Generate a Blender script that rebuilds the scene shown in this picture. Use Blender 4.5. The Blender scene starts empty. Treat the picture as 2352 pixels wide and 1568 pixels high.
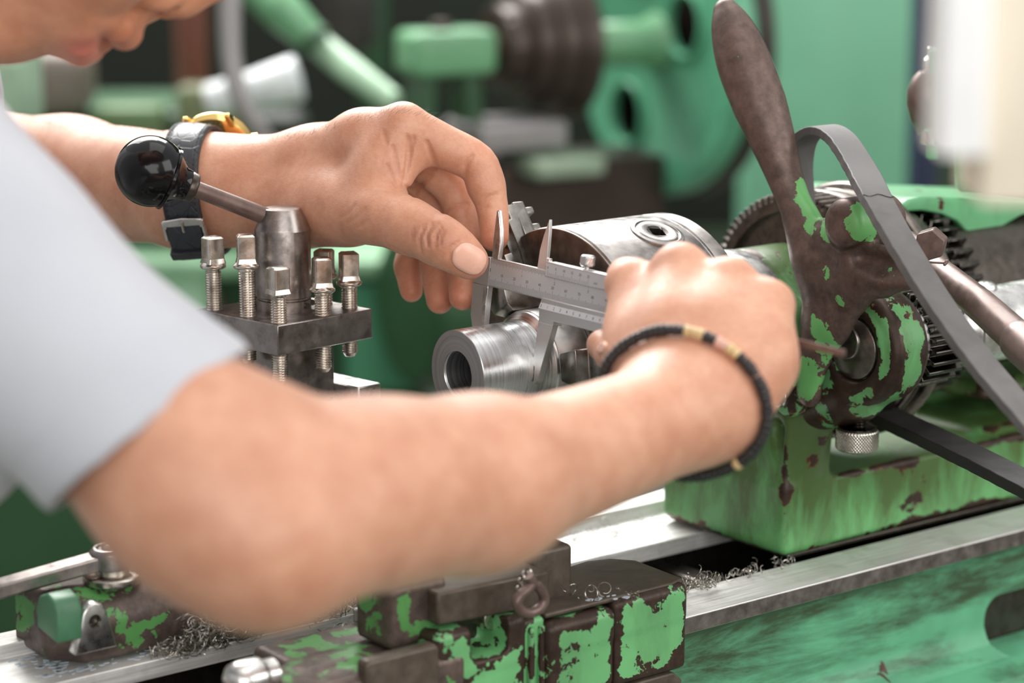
import bpy, bmesh, math, random
import numpy as np
from math import sin, cos, pi, radians, sqrt, atan2, hypot

rng = random.Random(7)
SKIN_H, SHIRT_H = 0.0011, 0.0022
S = bpy.context.scene
COL = S.collection
V = lambda *a: np.array(a, float)
nrm = lambda v: np.asarray(v, float) / np.linalg.norm(v)

# ------------------------------------------------------------------ camera
ZC = 1.36
PITCH = radians(12.0)
FPX, CX, CY = 5553.0, 1176.0, 784.0
RIGHT = V(1, 0, 0); FWD = V(0, cos(PITCH), -sin(PITCH)); UP = V(0, sin(PITCH), cos(PITCH))
CAM = V(0, 0, ZC)
cam_data = bpy.data.cameras.new('camera')
cam = bpy.data.objects.new('camera', cam_data); COL.objects.link(cam)
cam.location = CAM; cam.rotation_euler = (pi / 2 - PITCH, 0, 0)
cam_data.sensor_width = 36.0; cam_data.lens = FPX / 2352 * 36.0
cam_data.clip_start = 0.05; cam_data.clip_end = 60
cam_data.dof.use_dof = True; cam_data.dof.focus_distance = 1.185; cam_data.dof.aperture_fstop = 5.0
S.camera = cam

# ------------------------------------------------------------------ world (bright hall daylight)
W = bpy.data.worlds.new('hall_daylight'); S.world = W; W.use_nodes = True
wt = W.node_tree; wt.nodes.clear()
w_out = wt.nodes.new('ShaderNodeOutputWorld'); w_bg = wt.nodes.new('ShaderNodeBackground')
w_tc = wt.nodes.new('ShaderNodeTexCoord'); w_sx = wt.nodes.new('ShaderNodeSeparateXYZ')
w_rp = wt.nodes.new('ShaderNodeValToRGB'); w_ma = wt.nodes.new('ShaderNodeMapRange')
wt.links.new(w_tc.outputs['Generated'], w_sx.inputs[0])
wt.links.new(w_sx.outputs['Z'], w_ma.inputs['Value']); w_ma.inputs['From Min'].default_value = -1
wt.links.new(w_ma.outputs[0], w_rp.inputs[0])
e = w_rp.color_ramp.elements
e[0].position = 0.0; e[0].color = (0.16, 0.14, 0.12, 1)
e[1].position = 1.0; e[1].color = (1.15, 1.13, 1.10, 1)
for p_, c_ in ((0.47, (0.22, 0.20, 0.17, 1)), (0.56, (0.62, 0.62, 0.60, 1)), (0.8, (0.95, 0.95, 0.94, 1))):
    n_ = e.new(p_); n_.color = c_
wt.links.new(w_rp.outputs[0], w_bg.inputs[0]); w_bg.inputs[1].default_value = 0.70
wt.links.new(w_bg.outputs[0], w_out.inputs[0])

# ------------------------------------------------------------------ lamps
def area(name, loc, target, sx, sy, power, col=(1, 1, 1)):
    d = bpy.data.lights.new(name, 'AREA'); d.shape = 'RECTANGLE'; d.size = sx; d.size_y = sy
    d.energy = power; d.color = col
    o = bpy.data.objects.new(name, d); COL.objects.link(o); o.location = loc
    dv = nrm(V(*target) - V(*loc))
    from mathutils import Vector
    o.rotation_euler = Vector(dv).to_track_quat('-Z', 'Y').to_euler()
    return o
area('skylight', (0.5, 1.2, 3.4), (0.1, 1.15, 1.1), 2.2, 1.4, 14, (1.0, 0.985, 0.96))
area('window_light', (2.6, 0.1, 2.2), (0.1, 1.2, 1.05), 1.6, 1.6, 27, (1.0, 0.98, 0.95))
area('front_fill', (0.5, -1.7, 2.0), (0.0, 1.2, 1.1), 2.4, 1.6, 36, (1.0, 0.99, 0.97))  # added fill lamp, lifts the faces turned to the camera
area('side_fill', (-0.7, 2.9, 2.6), (-0.05, 1.2, 1.2), 1.4, 1.4, 42, (1.0, 0.98, 0.95))  # added fill lamp to brighten the far hand and arm
area('roof_light_rear', (-0.3, 4.4, 3.6), (0.2, 3.0, 0.9), 2.6, 1.6, 150, (1.0, 1.0, 0.98))

S.view_settings.view_transform = 'Standard'; S.view_settings.look = 'None'
S.view_settings.gamma = 1.0; S.view_settings.use_curve_mapping = False
S.view_settings.exposure = 0.20
S.cycles.use_denoising = True
S.cycles.max_bounces = 8
S.cycles.sample_clamp_indirect = 6.0

# ------------------------------------------------------------------ frames
def P(px, py, d):
    """a point of the place, d metres along the optical axis"""
    return CAM + d * ((px - CX) / FPX * RIGHT + FWD + (CY - py) / FPX * UP)

AL = radians(37.6)
A = V(cos(AL), sin(AL), 0); N = V(sin(AL), -cos(AL), 0); Z = V(0, 0, 1)
O = P(1051, 859, 1.165)                       # spindle axis at the free end of the workpiece
class Frame:
    def __init__(s, o, ex, ey, ez): s.o = np.asarray(o, float); s.m = np.array([ex, ey, ez], float) / 1000.0
    def __call__(s, v): return s.o + np.asarray(v, float) @ s.m
    def pt(s, *v): return s.o + np.asarray(v, float) @ s.m
    def sub(s, v, ex=None, ey=None, ez=None):
        m = s.m * 1000
        t = lambda q, k: m[k] if q is None else np.asarray(q, float) @ m
        return Frame(s(v), t(ex, 0), t(ey, 1), t(ez, 2))
LF = Frame(O, A, N, Z)                        # lathe frame in mm: along spindle, towards the front, up
WF = Frame(V(0, 0, 0), V(1, 0, 0), V(0, 1, 0), Z)
def rotframe(F, v, axis, deg):
    """frame at v with axes rotated about one of its own axes"""
    c, s_ = cos(radians(deg)), sin(radians(deg)); I = np.eye(3)
    i, j = {'x': (1, 2), 'y': (2, 0), 'z': (0, 1)}[axis]
    R = I.copy(); R[i, i] = c; R[i, j] = s_; R[j, i] = -s_; R[j, j] = c
    return F.sub(v, R[0], R[1], R[2])
def camframe(o, ex=None):
    """upright frame at a point: x right, y away, z up"""
    return Frame(o, V(1, 0, 0), V(0, 1, 0), Z)

# ------------------------------------------------------------------ objects
def props(o, label=None, cat=None, group=None, kind=None):
    if label: o['label'] = label
    if cat: o['category'] = cat
    if group: o['group'] = group
    if kind: o['kind'] = kind
    return o
def thing(name, loc, label, cat, group=None):
    o = bpy.data.objects.new(name, None); COL.objects.link(o)
    o.empty_display_size = 0.02; o.location = loc
    return props(o, label, cat, group)
def wloc(o):
    v = V(*o.location)
    while o.parent is not None:
        o = o.parent; v = v + V(*o.location)
    return v
def link_mesh(name, me, mat, parent=None, base=None):
    o = bpy.data.objects.new(name, me); COL.objects.link(o)
    if mat is not None: me.materials.append(mat)
    if parent is not None: o.parent = parent
    if base is not None: o.location = base - (wloc(parent) if parent is not None else 0)
    return o
class MB:
    """collects shapes (mm in a frame) for one mesh"""
    def __init__(s, F=LF): s.F = F; s.v = []; s.f = []; s.n = 0
    def add(s, v, f):
        v = np.asarray(v, float); s.v.append(s.F(v)); s.f += [[i + s.n for i in q] for q in f]; s.n += len(v); return s
    def addw(s, v, f):
        v = np.asarray(v, float); s.v.append(v); s.f += [[i + s.n for i in q] for q in f]; s.n += len(v); return s
    def box(s, x0, x1, y0, y1, z0, z1):
        v = [(x, y, z) for x in (x0, x1) for y in (y0, y1) for z in (z0, z1)]
        return s.add(v, [(0, 1, 3, 2), (4, 6, 7, 5), (0, 4, 5, 1), (2, 3, 7, 6), (0, 2, 6, 4), (1, 5, 7, 3)])
    def prism(s, poly, w0, w1, ax='xy', poly2=None):
        k = {'xy': (0, 1, 2), 'yz': (1, 2, 0), 'xz': (0, 2, 1)}[ax]; n = len(poly); v = np.zeros((2 * n, 3))
        q = poly2 if poly2 is not None else poly
        for i in range(n):
            v[i, k[0]], v[i, k[1]], v[i, k[2]] = poly[i][0], poly[i][1], w0
            v[n + i, k[0]], v[n + i, k[1]], v[n + i, k[2]] = q[i][0], q[i][1], w1
        return s.add(v, [list(range(n))[::-1], list(range(n, 2 * n))] + [(i, (i + 1) % n, n + (i + 1) % n, n + i) for i in range(n)])
    def lathe(s, prof, c=(0, 0, 0), ax='x', seg=64, closed=False, rfun=None):
        k = {'x': (0, 1, 2), 'y': (1, 2, 0), 'z': (2, 0, 1)}[ax]; v = []; m = len(prof)
        for (r, h) in prof:
            for j in range(seg):
                t = 2 * pi * j / seg; rr = r if rfun is None else rfun(r, h, t)
                q = [0, 0, 0]; q[k[0]] = h; q[k[1]] = rr * cos(t); q[k[2]] = rr * sin(t)
                v.append((q[0] + c[0], q[1] + c[1], q[2] + c[2]))
        f = []
        for i in range(m if closed else m - 1):
            i2 = (i + 1) % m
            for j in range(seg):
                j2 = (j + 1) % seg; f.append((i * seg + j, i * seg + j2, i2 * seg + j2, i2 * seg + j))
        if not closed: f += [list(range(seg)), list(range((m - 1) * seg, m * seg))]
        return s.add(v, f)
    def tube(s, pts, r, seg=12, world=False, flat=None):
        pts = np.asarray(pts, float)
        if not world: pts = s.F(pts)
        n = len(pts); rs = (np.full(n, r) if np.isscalar(r) else np.asarray(r, float)) / 1000
        tg = np.gradient(pts, axis=0); tg /= np.linalg.norm(tg, axis=1)[:, None]
        up = V(0, 0, 1) if abs(tg[0][2]) < 0.9 else V(1, 0, 0)
        u = nrm(np.cross(tg[0], up)); v = []
        for i in range(n):
            u = nrm(u - tg[i] * (u @ tg[i])); w = np.cross(tg[i], u)
            for j in range(seg):
                t = 2 * pi * j / seg; v.append(pts[i] + rs[i] * (cos(t) * u + sin(t) * w * (1 if flat is None else flat)))
        f = [(i * seg + j, i * seg + (j + 1) % seg, (i + 1) * seg + (j + 1) % seg, (i + 1) * seg + j) for i in range(n - 1) for j in range(seg)]
        f += [list(range(seg)), list(range((n - 1) * seg, n * seg))]
        return s.addw(v, f)
    def build(s, name, mat, parent=None, bevel=0, seg=2, sharp=35, base=None, keep=False):
        v = np.concatenate(s.v)
        b = (wloc(parent) if parent is not None else v.mean(0)) if base is None else np.asarray(base, float)
        me = bpy.data.meshes.new(name); me.from_pydata((v - b).tolist(), [], s.f)
        bm = bmesh.new(); bm.from_mesh(me); bmesh.ops.recalc_face_normals(bm, faces=bm.faces); bm.to_mesh(me); bm.free()
        me.polygons.foreach_set('use_smooth', [True] * len(me.polygons))
        o = link_mesh(name, me, mat, parent, b)
        if bevel:
            m = o.modifiers.new('bevel', 'BEVEL'); m.width = bevel / 1000; m.segments = seg; m.limit_method = 'ANGLE'; m.angle_limit = radians(40)
            m.harden_normals = False
        me.set_sharp_from_angle(angle=radians(sharp if not bevel else 180 if seg > 2 else 50))
        return o
def bake(o):
    """turn an object's modifiers into plain mesh"""
    dg = bpy.context.evaluated_depsgraph_get(); dg.update()
    me = bpy.data.meshes.new_from_object(o.evaluated_get(dg))
    o.modifiers.clear(); o.data = me
    return o
def cut(o, cutters, sharp=40):
    for c in cutters:
        m = o.modifiers.new('cut', 'BOOLEAN'); m.operation = 'DIFFERENCE'; m.object = c; m.solver = 'EXACT'
    bake(o)
    for c in cutters: bpy.data.objects.remove(c)
    o.data.set_sharp_from_angle(angle=radians(sharp))
    return o
def copy_tree(o, parent=None):
    c = o.copy(); COL.objects.link(c)
    if parent is not None: c.parent = parent
    for ch in list(o.children): copy_tree(ch, c)
    return c
def text_geo(txt, size):
    cu = bpy.data.curves.new('t', 'FONT'); cu.body = txt; cu.size = size; cu.align_x = 'CENTER'; cu.extrude = 0.0
    cu.resolution_u = 2
    o = bpy.data.objects.new('t', cu); COL.objects.link(o)
    dg = bpy.context.evaluated_depsgraph_get(); dg.update()
    me = bpy.data.meshes.new_from_object(o.evaluated_get(dg))
    v = [tuple(q.co) for q in me.vertices]; f = [tuple(q.vertices) for q in me.polygons]
    bpy.data.objects.remove(o); bpy.data.meshes.remove(me); return np.array(v).reshape(-1, 3), f
def rrect(x0, x1, y0, y1, r, n=6):
    out = []
    for cx_, cy_, a0 in ((x1 - r, y1 - r, 0), (x0 + r, y1 - r, 90), (x0 + r, y0 + r, 180), (x1 - r, y0 + r, 270)):
        for i in range(n + 1):
            t = radians(a0 + 90 * i / n); out.append((cx_ + r * cos(t), cy_ + r * sin(t)))
    return out
def spline(pts, n=8):
    """smooth curve through points (Catmull-Rom)"""
    p = [np.asarray(q, float) for q in pts]; p = [2 * p[0] - p[1]] + p + [2 * p[-1] - p[-2]]; out = []
    for i in range(1, len(p) - 2):
        for k in range(n):
            t = k / n
            out.append(0.5 * ((2 * p[i]) + (p[i + 1] - p[i - 1]) * t + (2 * p[i - 1] - 5 * p[i] + 4 * p[i + 1] - p[i + 2]) * t * t + (3 * p[i] - p[i - 1] - 3 * p[i + 1] + p[i + 2]) * t ** 3))
    out.append(p[-2]); return np.array(out)

# ------------------------------------------------------------------ materials
def lin(r, g, b):
    f = lambda c: (c / 255 / 12.92) if c <= 10 else ((c / 255 + 0.055) / 1.055) ** 2.4
    return (f(r), f(g), f(b), 1.0)
class Mat:
    def __init__(s, name):
        s.m = bpy.data.materials.new(name); s.m.use_nodes = True; s.t = s.m.node_tree; s.p = s.t.nodes['Principled BSDF']
    def n(s, kind, **k):
        o = s.t.nodes.new('ShaderNode' + kind)
        for a, b in k.items(): setattr(o, a, b)
        return o
    def l(s, a, b): s.t.links.new(a, b)
    def coord(s, scale=(1, 1, 1), rot=(0, 0, 0)):
        tc = s.n('TexCoord'); mp = s.n('Mapping'); mp.inputs['Scale'].default_value = scale; mp.inputs['Rotation'].default_value = rot
        s.l(tc.outputs['Object'], mp.inputs[0]); return mp.outputs[0]
    def noise(s, co, scale, detail=4, rough=0.6, dist=0.0):
        o = s.n('TexNoise'); o.inputs['Scale'].default_value = scale; o.inputs['Detail'].default_value = detail
        o.inputs['Roughness'].default_value = rough; o.inputs['Distortion'].default_value = dist
        s.l(co, o.inputs['Vector']); return o.outputs['Fac']
    def ramp(s, fac, stops, interp='LINEAR'):
        o = s.n('ValToRGB'); r = o.color_ramp; r.interpolation = interp
        r.elements[0].position = stops[0][0]; r.elements[0].color = stops[0][1]
        r.elements[1].position = stops[-1][0]; r.elements[1].color = stops[-1][1]
        for p_, c_ in stops[1:-1]: q = r.elements.new(p_); q.color = c_
        s.l(fac, o.inputs[0]); return o.outputs['Color']
    def rng(s, fac, a, b, c=0.0, d=1.0):
        o = s.n('MapRange'); o.inputs[1].default_value = a; o.inputs[2].default_value = b; o.inputs[3].default_value = c; o.inputs[4].default_value = d
        s.l(fac, o.inputs[0]); return o.outputs[0]
    def math(s, op, a, b):
        o = s.n('Math', operation=op)
        for i, q in enumerate((a, b)):
            if isinstance(q, (int, float)): o.inputs[i].default_value = q
            else: s.l(q, o.inputs[i])
        return o.outputs[0]
    def mix(s, fac, a, b, mode='MIX'):
        o = s.n('Mix', data_type='RGBA', blend_type=mode)
        for i, q in ((0, fac), (6, a), (7, b)):
            if isinstance(q, (int, float)): o.inputs[i].default_value = q
            elif isinstance(q, tuple): o.inputs[i].default_value = q
            else: s.l(q, o.inputs[i])
        return o.outputs[2]
    def bump(s, h, strength, dist=0.001, nxt=None):
        o = s.n('Bump'); o.inputs['Strength'].default_value = strength; o.inputs['Distance'].default_value = dist
        s.l(h, o.inputs['Height'])
        if nxt is not None: s.l(nxt, o.inputs['Normal'])
        s.l(o.outputs[0], s.p.inputs['Normal']); return o.outputs[0]
    def set(s, **k):
        for a, b in k.items():
            i = s.p.inputs[a.replace('_', ' ')]
            if isinstance(b, (int, float, tuple)): i.default_value = b
            else: s.l(b, i)
        return s
def plain(name, col, rough=0.5, metal=0.0, var=0.12, scale=40, bump=0.05, **k):
    M = Mat(name); co = M.coord(); f = M.noise(co, scale, 5)
    c2 = tuple(c * (1 - var * 2) for c in col[:3]) + (1,); c1 = tuple(min(1, c * (1 + var)) for c in col[:3]) + (1,)
    M.set(Base_Color=M.ramp(f, [(0.3, c2), (0.7, c1)]), Metallic=metal, Roughness=M.rng(f, 0.3, 0.7, rough * 0.8, min(1, rough * 1.2)), **k)
    if bump: M.bump(M.noise(co, scale * 6, 4), bump, 0.0006)
    return M.m
def steel(name, col, rough=0.3, metal=1.0, grime=0.35, gcol=(38, 30, 24), brush=None, bump=0.06, gscale=45):
    """worn machine steel: brushed grain, oily brown grime patches, fine pits"""
    M = Mat(name); co = M.coord()
    br = M.noise(co, 140, 3)
    if brush:
        tc = M.n('TexCoord'); vr = M.n('VectorRotate', rotation_type='Z_AXIS'); vr.inputs['Angle'].default_value = -AL; M.l(tc.outputs['Object'], vr.inputs['Vector'])
        mp = M.n('Mapping'); mp.inputs['Scale'].default_value = brush; M.l(vr.outputs[0], mp.inputs[0]); br = M.noise(mp.outputs[0], 900, 3)
    g = M.noise(co, gscale, 6, 0.65); g2 = M.rng(g, 0.5, 0.72, 0, grime)
    hi = tuple(min(1, c * 1.12) for c in col[:3]) + (1,); lo = tuple(c * 0.72 for c in col[:3]) + (1,)
    base = M.mix(g2, M.ramp(br, [(0.3, lo), (0.7, hi)]), lin(*gcol))
    M.set(Base_Color=base, Metallic=metal, Roughness=M.math('ADD', M.rng(br, 0.3, 0.7, rough * 0.75, rough * 1.2), M.math('MULTIPLY', g2, 0.25)))
    M.bump(M.math('ADD', br, M.math('MULTIPLY', M.noise(co, 700, 3), 0.6)), bump, 0.0004)
    return M.m
def paint(name, green, chip=0.35, wear=False, iron=(62, 47, 38), scale=38, edge=2.0, dirt=0.4, dcol=(62, 60, 20), rough=0.38, seed=0.0, red=0.5, dgrad=None, streak=(1, 1, 0.35), eamt=0.5):
    """old enamel: chips down to brown iron (more along edges), rust rims, oily olive stains"""
    M = Mat(name); co0 = M.coord(); ad = M.n('VectorMath', operation='ADD'); ad.inputs[1].default_value = (seed, seed * 0.7, -seed); M.l(co0, ad.inputs[0]); co = ad.outputs[0]
    big = M.noise(co, scale, 2, 0.45, 0.6); med = M.noise(co, scale * 5.2, 4, 0.62, 0.8)
    v = M.math('ADD', M.math('MULTIPLY', big, 0.74), M.math('MULTIPLY', med, 0.26))
    if edge:
        bv = M.n('Bevel', samples=3); bv.inputs['Radius'].default_value = edge / 1000
        ge = M.n('NewGeometry'); dt = M.n('VectorMath', operation='DOT_PRODUCT')
        M.l(bv.outputs[0], dt.inputs[0]); M.l(ge.outputs['Normal'], dt.inputs[1])
        ed = M.rng(dt.outputs['Value'], 0.998, 0.93, 0, eamt * 0.45); v = M.math('SUBTRACT', v, ed)
    if wear:
        wa = M.n('Attribute', attribute_name='wear'); v = M.math('ADD', v, wa.outputs['Fac'])
    t = 0.28 + 0.44 * chip
    pm = M.rng(v, t - 0.004, t + 0.004); rm = M.rng(v, t - 0.03, t - 0.012)
    gv = M.noise(co, 26, 3)
    g = lin(*green); glo = tuple(c * 0.82 for c in g[:3]) + (1,); ghi = tuple(min(1, c * 1.1) for c in g[:3]) + (1,)
    gc = M.ramp(gv, [(0.3, glo), (0.7, ghi)])
    ms = M.n('Mapping'); ms.inputs['Scale'].default_value = streak; M.l(co, ms.inputs[0])
    dn = M.noise(ms.outputs[0], 34, 7, 0.72, 0.4)
    if dgrad:
        sz = M.n('SeparateXYZ'); M.l(co0, sz.inputs[0]); dn = M.math('ADD', dn, M.rng(sz.outputs['Z'], dgrad[0] / 1000, dgrad[1] / 1000, 0, dgrad[2]))
    df = M.rng(dn, 0.5, 0.72, 0, dirt); gc = M.mix(df, gc, lin(*dcol))
    ic = M.ramp(M.noise(co, 120, 5, 0.7), [(0.3, tuple(c * 0.55 for c in lin(*iron)[:3]) + (1,)), (0.72, tuple(c * 1.45 for c in lin(*iron)[:3]) + (1,))])
    rust = M.mix(M.math('MULTIPLY', M.rng(M.noise(co, 55, 3), 0.45, 0.6), red), ic, lin(112, 50, 34))
    un = M.mix(rm, ic, rust)
    M.set(Base_Color=M.mix(pm, un, gc), Roughness=M.mix(pm, M.rng(med, 0.3, 0.7, 0.34, 0.55), (rough,) * 3 + (1,)), Metallic=M.rng(pm, 0, 1, 0.35, 0.0))
    fine = M.noise(co, 900, 3)
    h = M.math('ADD', M.math('MULTIPLY', pm, 0.8), M.math('ADD', M.math('MULTIPLY', med, 0.35), M.math('MULTIPLY', fine, 0.12)))
    M.bump(h, 0.35, 0.0005); return M.m

m_turn = None
def turned(name, col, rough, ring_scale=2600, bump=0.25, radial=None):
    """lathe-turned bright metal: rings along the spindle, or round it on a face (radial = height of the axis over the object's base)"""
    M = Mat(name); tc = M.n('TexCoord'); vr = M.n('VectorRotate', rotation_type='Z_AXIS'); vr.inputs['Angle'].default_value = -AL; M.l(tc.outputs['Object'], vr.inputs['Vector'])
    sx = M.n('SeparateXYZ'); M.l(vr.outputs[0], sx.inputs[0]); t = sx.outputs['X']
    if radial is not None:
        zz = M.math('SUBTRACT', sx.outputs['Z'], radial); t = M.math('SQRT', M.math('ADD', M.math('MULTIPLY', sx.outputs['Y'], sx.outputs['Y']), M.math('MULTIPLY', zz, zz)), 0)
    cb = M.n('CombineXYZ'); M.l(t, cb.inputs[0]); nz = M.noise(cb.outputs[0], ring_scale, 3, 0.7); n2 = M.noise(cb.outputs[0], ring_scale * 0.22, 2, 0.6)
    w = M.math('ADD', M.math('MULTIPLY', nz, 0.6), M.math('MULTIPLY', n2, 0.4))
    lo = tuple(c * 0.66 for c in col[:3]) + (1,)
    M.set(Base_Color=M.ramp(w, [(0.35, lo), (0.6, col)]), Metallic=1.0, Roughness=M.rng(w, 0.3, 0.7, rough * 0.7, rough * 1.35))
    M.bump(w, bump, 0.0003); return M.m
m_work = turned('turned_steel', (0.84, 0.85, 0.86, 1), 0.28, 1500, 0.4)
m_workface = turned('faced_steel', (0.60, 0.57, 0.56, 1), 0.36, 1600, 0.2, 0.0215)
m_stock = steel('raw_stock_steel', (0.55, 0.53, 0.52, 1), 0.42, grime=0.3, bump=0.15)
m_chuck = steel('chuck_steel', (0.37, 0.345, 0.33, 1), 0.36, grime=0.3, bump=0.08, gscale=28)
m_chuckface = steel('chuck_face_dark_steel', (0.20, 0.165, 0.14, 1), 0.38, grime=0.5, bump=0.05)
m_jaw = steel('jaw_steel', (0.33, 0.31, 0.285, 1), 0.3, grime=0.5)
m_post = steel('tool_post_steel', (0.40, 0.36, 0.34, 1), 0.34, grime=0.65, bump=0.09)
m_bolt = steel('bolt_steel', (0.76, 0.71, 0.64, 1), 0.26, grime=0.4, gcol=(70, 54, 40))
m_bright = steel('bright_ground_steel', (0.80, 0.79, 0.77, 1), 0.28, grime=0.25, gcol=(90, 84, 78))
m_rail = steel('ground_way_steel', (0.90, 0.885, 0.86, 1), 0.42, metal=0.4, grime=0.35, gcol=(116, 104, 92), brush=(0.02, 1, 1), bump=0.12)
m_dark = steel('oily_dark_steel', (0.10, 0.085, 0.072, 1), 0.32, metal=0.8, grime=0.5, gcol=(16, 12, 9))
m_gear = steel('gear_steel', (0.20, 0.175, 0.155, 1), 0.3, grime=0.5, gcol=(30, 24, 18))
m_oily = steel('wet_oily_steel', (0.10, 0.09, 0.08, 1), 0.14, grime=0.5, gcol=(14, 12, 10), bump=0.25)
m_caliper = plain('satin_chrome', (0.62, 0.61, 0.60, 1), 0.34, metal=0.9, var=.03, bump=.02)
m_calface = plain('satin_scale_face', (0.66, 0.66, 0.67, 1), 0.45, metal=0.5, var=.02, bump=0)
m_vern = plain('satin_vernier_face', (0.78, 0.79, 0.82, 1), 0.42, metal=0.4, var=.02, bump=0)
m_ink = plain('engraved_black', (0.012, 0.012, 0.014, 1), 0.6, bump=0)
m_black = plain('black_gloss_plastic', (0.006, 0.006, 0.007, 1), 0.12, bump=0, var=0.02, Specular_IOR_Level=0.32)
m_rubber = plain('grey_belt_rubber', lin(98, 96, 95), 0.62, scale=90, bump=0.18, var=0.10)
m_rubberdk = plain('black_belt_rubber', lin(40, 38, 37), 0.6, scale=60, bump=0.12)
m_brownrod = steel('brown_patina_rod', (0.19, 0.13, 0.113, 1), 0.38, metal=0.4, grime=0.4, gcol=(80, 55, 46))
m_gold = plain('gold_plate', (0.92, 0.62, 0.22, 1), 0.16, metal=1.0, var=0.05, bump=0)
m_white = plain('white_enamel', (0.96, 0.96, 0.96, 1), 0.4, bump=0.0, var=0.02)
m_cream = plain('cream_enamel', lin(238, 226, 206), 0.45, bump=0.0, var=0.03)
m_lever = paint('lever_worn_paint', (112, 182, 108), chip=0.50, wear=True, iron=(100, 82, 75), scale=50, edge=0, dirt=0.1, red=0.55, seed=3.1)
m_cast = paint('headstock_paint', (106, 172, 108), chip=0.09, wear=True, dgrad=(-4, 40, .24), scale=30, edge=0, dirt=0.75, red=1.0, seed=1.7, dcol=(66, 66, 14))
m_boss = paint('bearing_boss_paint', (110, 176, 112), chip=0.44, wear=True, scale=40, edge=0, dirt=0.55, red=0.8, seed=5.3)
m_saddle = paint('saddle_paint', (112, 182, 120), chip=0.30, wear=True, scale=85, edge=0, dirt=0.32, red=0.2, seed=0.4, eamt=1.3)
m_saddletop = steel('saddle_worn_iron', (0.115, 0.09, 0.07, 1), 0.40, metal=0.3, grime=0.55, gcol=(66, 48, 32))
m_slide = paint('slide_paint', (92, 156, 86), chip=0.50, wear=True, iron=(96, 82, 76), scale=60, edge=0, dirt=0.4, red=0.15, seed=8.2)
m_bed = paint('bed_paint', (100, 174, 134), chip=0.0, dgrad=(160, 200, .28), scale=14, edge=0, dirt=0.85, red=0.3, seed=2.2, dcol=(50, 43, 14), streak=(0.28, 0.28, 1.5))
m_guard = paint('guard_paint', (100, 168, 118), chip=0.2, wear=True, scale=40, edge=0, dirt=0.4, red=0.7, seed=4.4)
# ================================================================== hall behind, second machine
floor_ = MB(WF).box(-4, 4, -1, 7, -.05, 0)
floor_.v = [floor_.v[0] * 1000]
props(floor_.build('floor', plain('concrete_floor', lin(104, 106, 98), .6, scale=6), None), None, None, None, 'structure')
wb = MB(WF).box(-4, 4, 6.9, 7.0, 0, 4); wb.v = [wb.v[0] * 1000]
props(wb.build('wall_back', plain('dark_green_wall', lin(58, 74, 54), .8, scale=2, bump=0), None), None, None, None, 'structure')

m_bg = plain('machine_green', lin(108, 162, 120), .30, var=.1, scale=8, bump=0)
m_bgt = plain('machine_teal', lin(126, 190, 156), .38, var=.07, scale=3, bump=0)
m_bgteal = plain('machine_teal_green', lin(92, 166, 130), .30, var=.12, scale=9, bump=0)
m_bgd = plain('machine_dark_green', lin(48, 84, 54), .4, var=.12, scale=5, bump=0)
m_bgdd = plain('machine_blackish_green', lin(26, 34, 22), .6, var=.2, scale=5, bump=0)  # near-black green of the dark equipment behind
m_bgbr = plain('machine_dark_iron', lin(66, 54, 48), .36, metal=.4, var=.15, scale=10, bump=0)
m_bgst = plain('machine_grey_steel', lin(150, 146, 146), .4, metal=.2, var=.08, scale=8, bump=0)
m_bgred = plain('red_brown_enamel', lin(112, 62, 48), .5, var=.1, scale=6, bump=0)
m_navy = plain('navy_enamel', lin(38, 46, 74), .5, bump=0)
BAX = radians(28); BA = V(cos(BAX), sin(BAX), 0); BN = V(sin(BAX), -cos(BAX), 0)
def BF_(px, py, d): return Frame(P(px, py, d), BA, BN, Z)
mm = lambda px, d: px * d / FPX * 1000
# big pulley wheel with round holes
D = 2.55
bw_ = thing('flywheel', P(1545, 90, D), 'large green wheel with round dark holes on the machine behind', 'wheel')
F_ = BF_(1528, 95, D); R_ = mm(352, D)
wh = MB(F_).lathe([(20, -8), (R_ * .82, -8), (R_ * .9, -16), (R_ * .985, -16), (R_, -12), (R_, 8), (R_ * .93, 11), (R_ * .88, -4), (20, -4)], closed=True, seg=96).build('wheel_disc', m_bgteal, bw_)
holes = ((-130, -178), (118, 48), (-60, 190), (95, -200))
hr_ = mm(66, D)
cut(wh, [MB(F_).lathe([(.1, -60), (hr_, -60), (hr_, 60), (.1, 60)], (0, mm(y, D), mm(z, D)), seg=40).build('cutter', None) for y, z in holes[:3]], 35)
for y, z in holes[:3]: MB(F_).lathe([(hr_, -8.5), (hr_ * 1.2, -8.5), (hr_ * 1.16, -14), (hr_ * 1.05, -14)], (0, mm(y, D), mm(z, D)), seg=40, closed=True).build('hole_rim', m_bgteal, bw_, 1)
MB(F_).lathe([(.1, -125), (mm(44, D), -125), (mm(50, D), -118), (mm(50, D), -30), (mm(70, D), -10), (.1, -10)], seg=48).build('hub', m_bg, bw_, 2)
MB(F_).lathe([(.1, 20), (R_ * .92, 20), (R_ * .95, 12), (R_ * .97, 10), (R_ * 1.02, 10), (R_ * 1.02, 30), (.1, 30)], seg=96).build('belt_rim', plain('rim_dark_iron', lin(48, 38, 32), .5, bump=0), bw_, 1)
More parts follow.
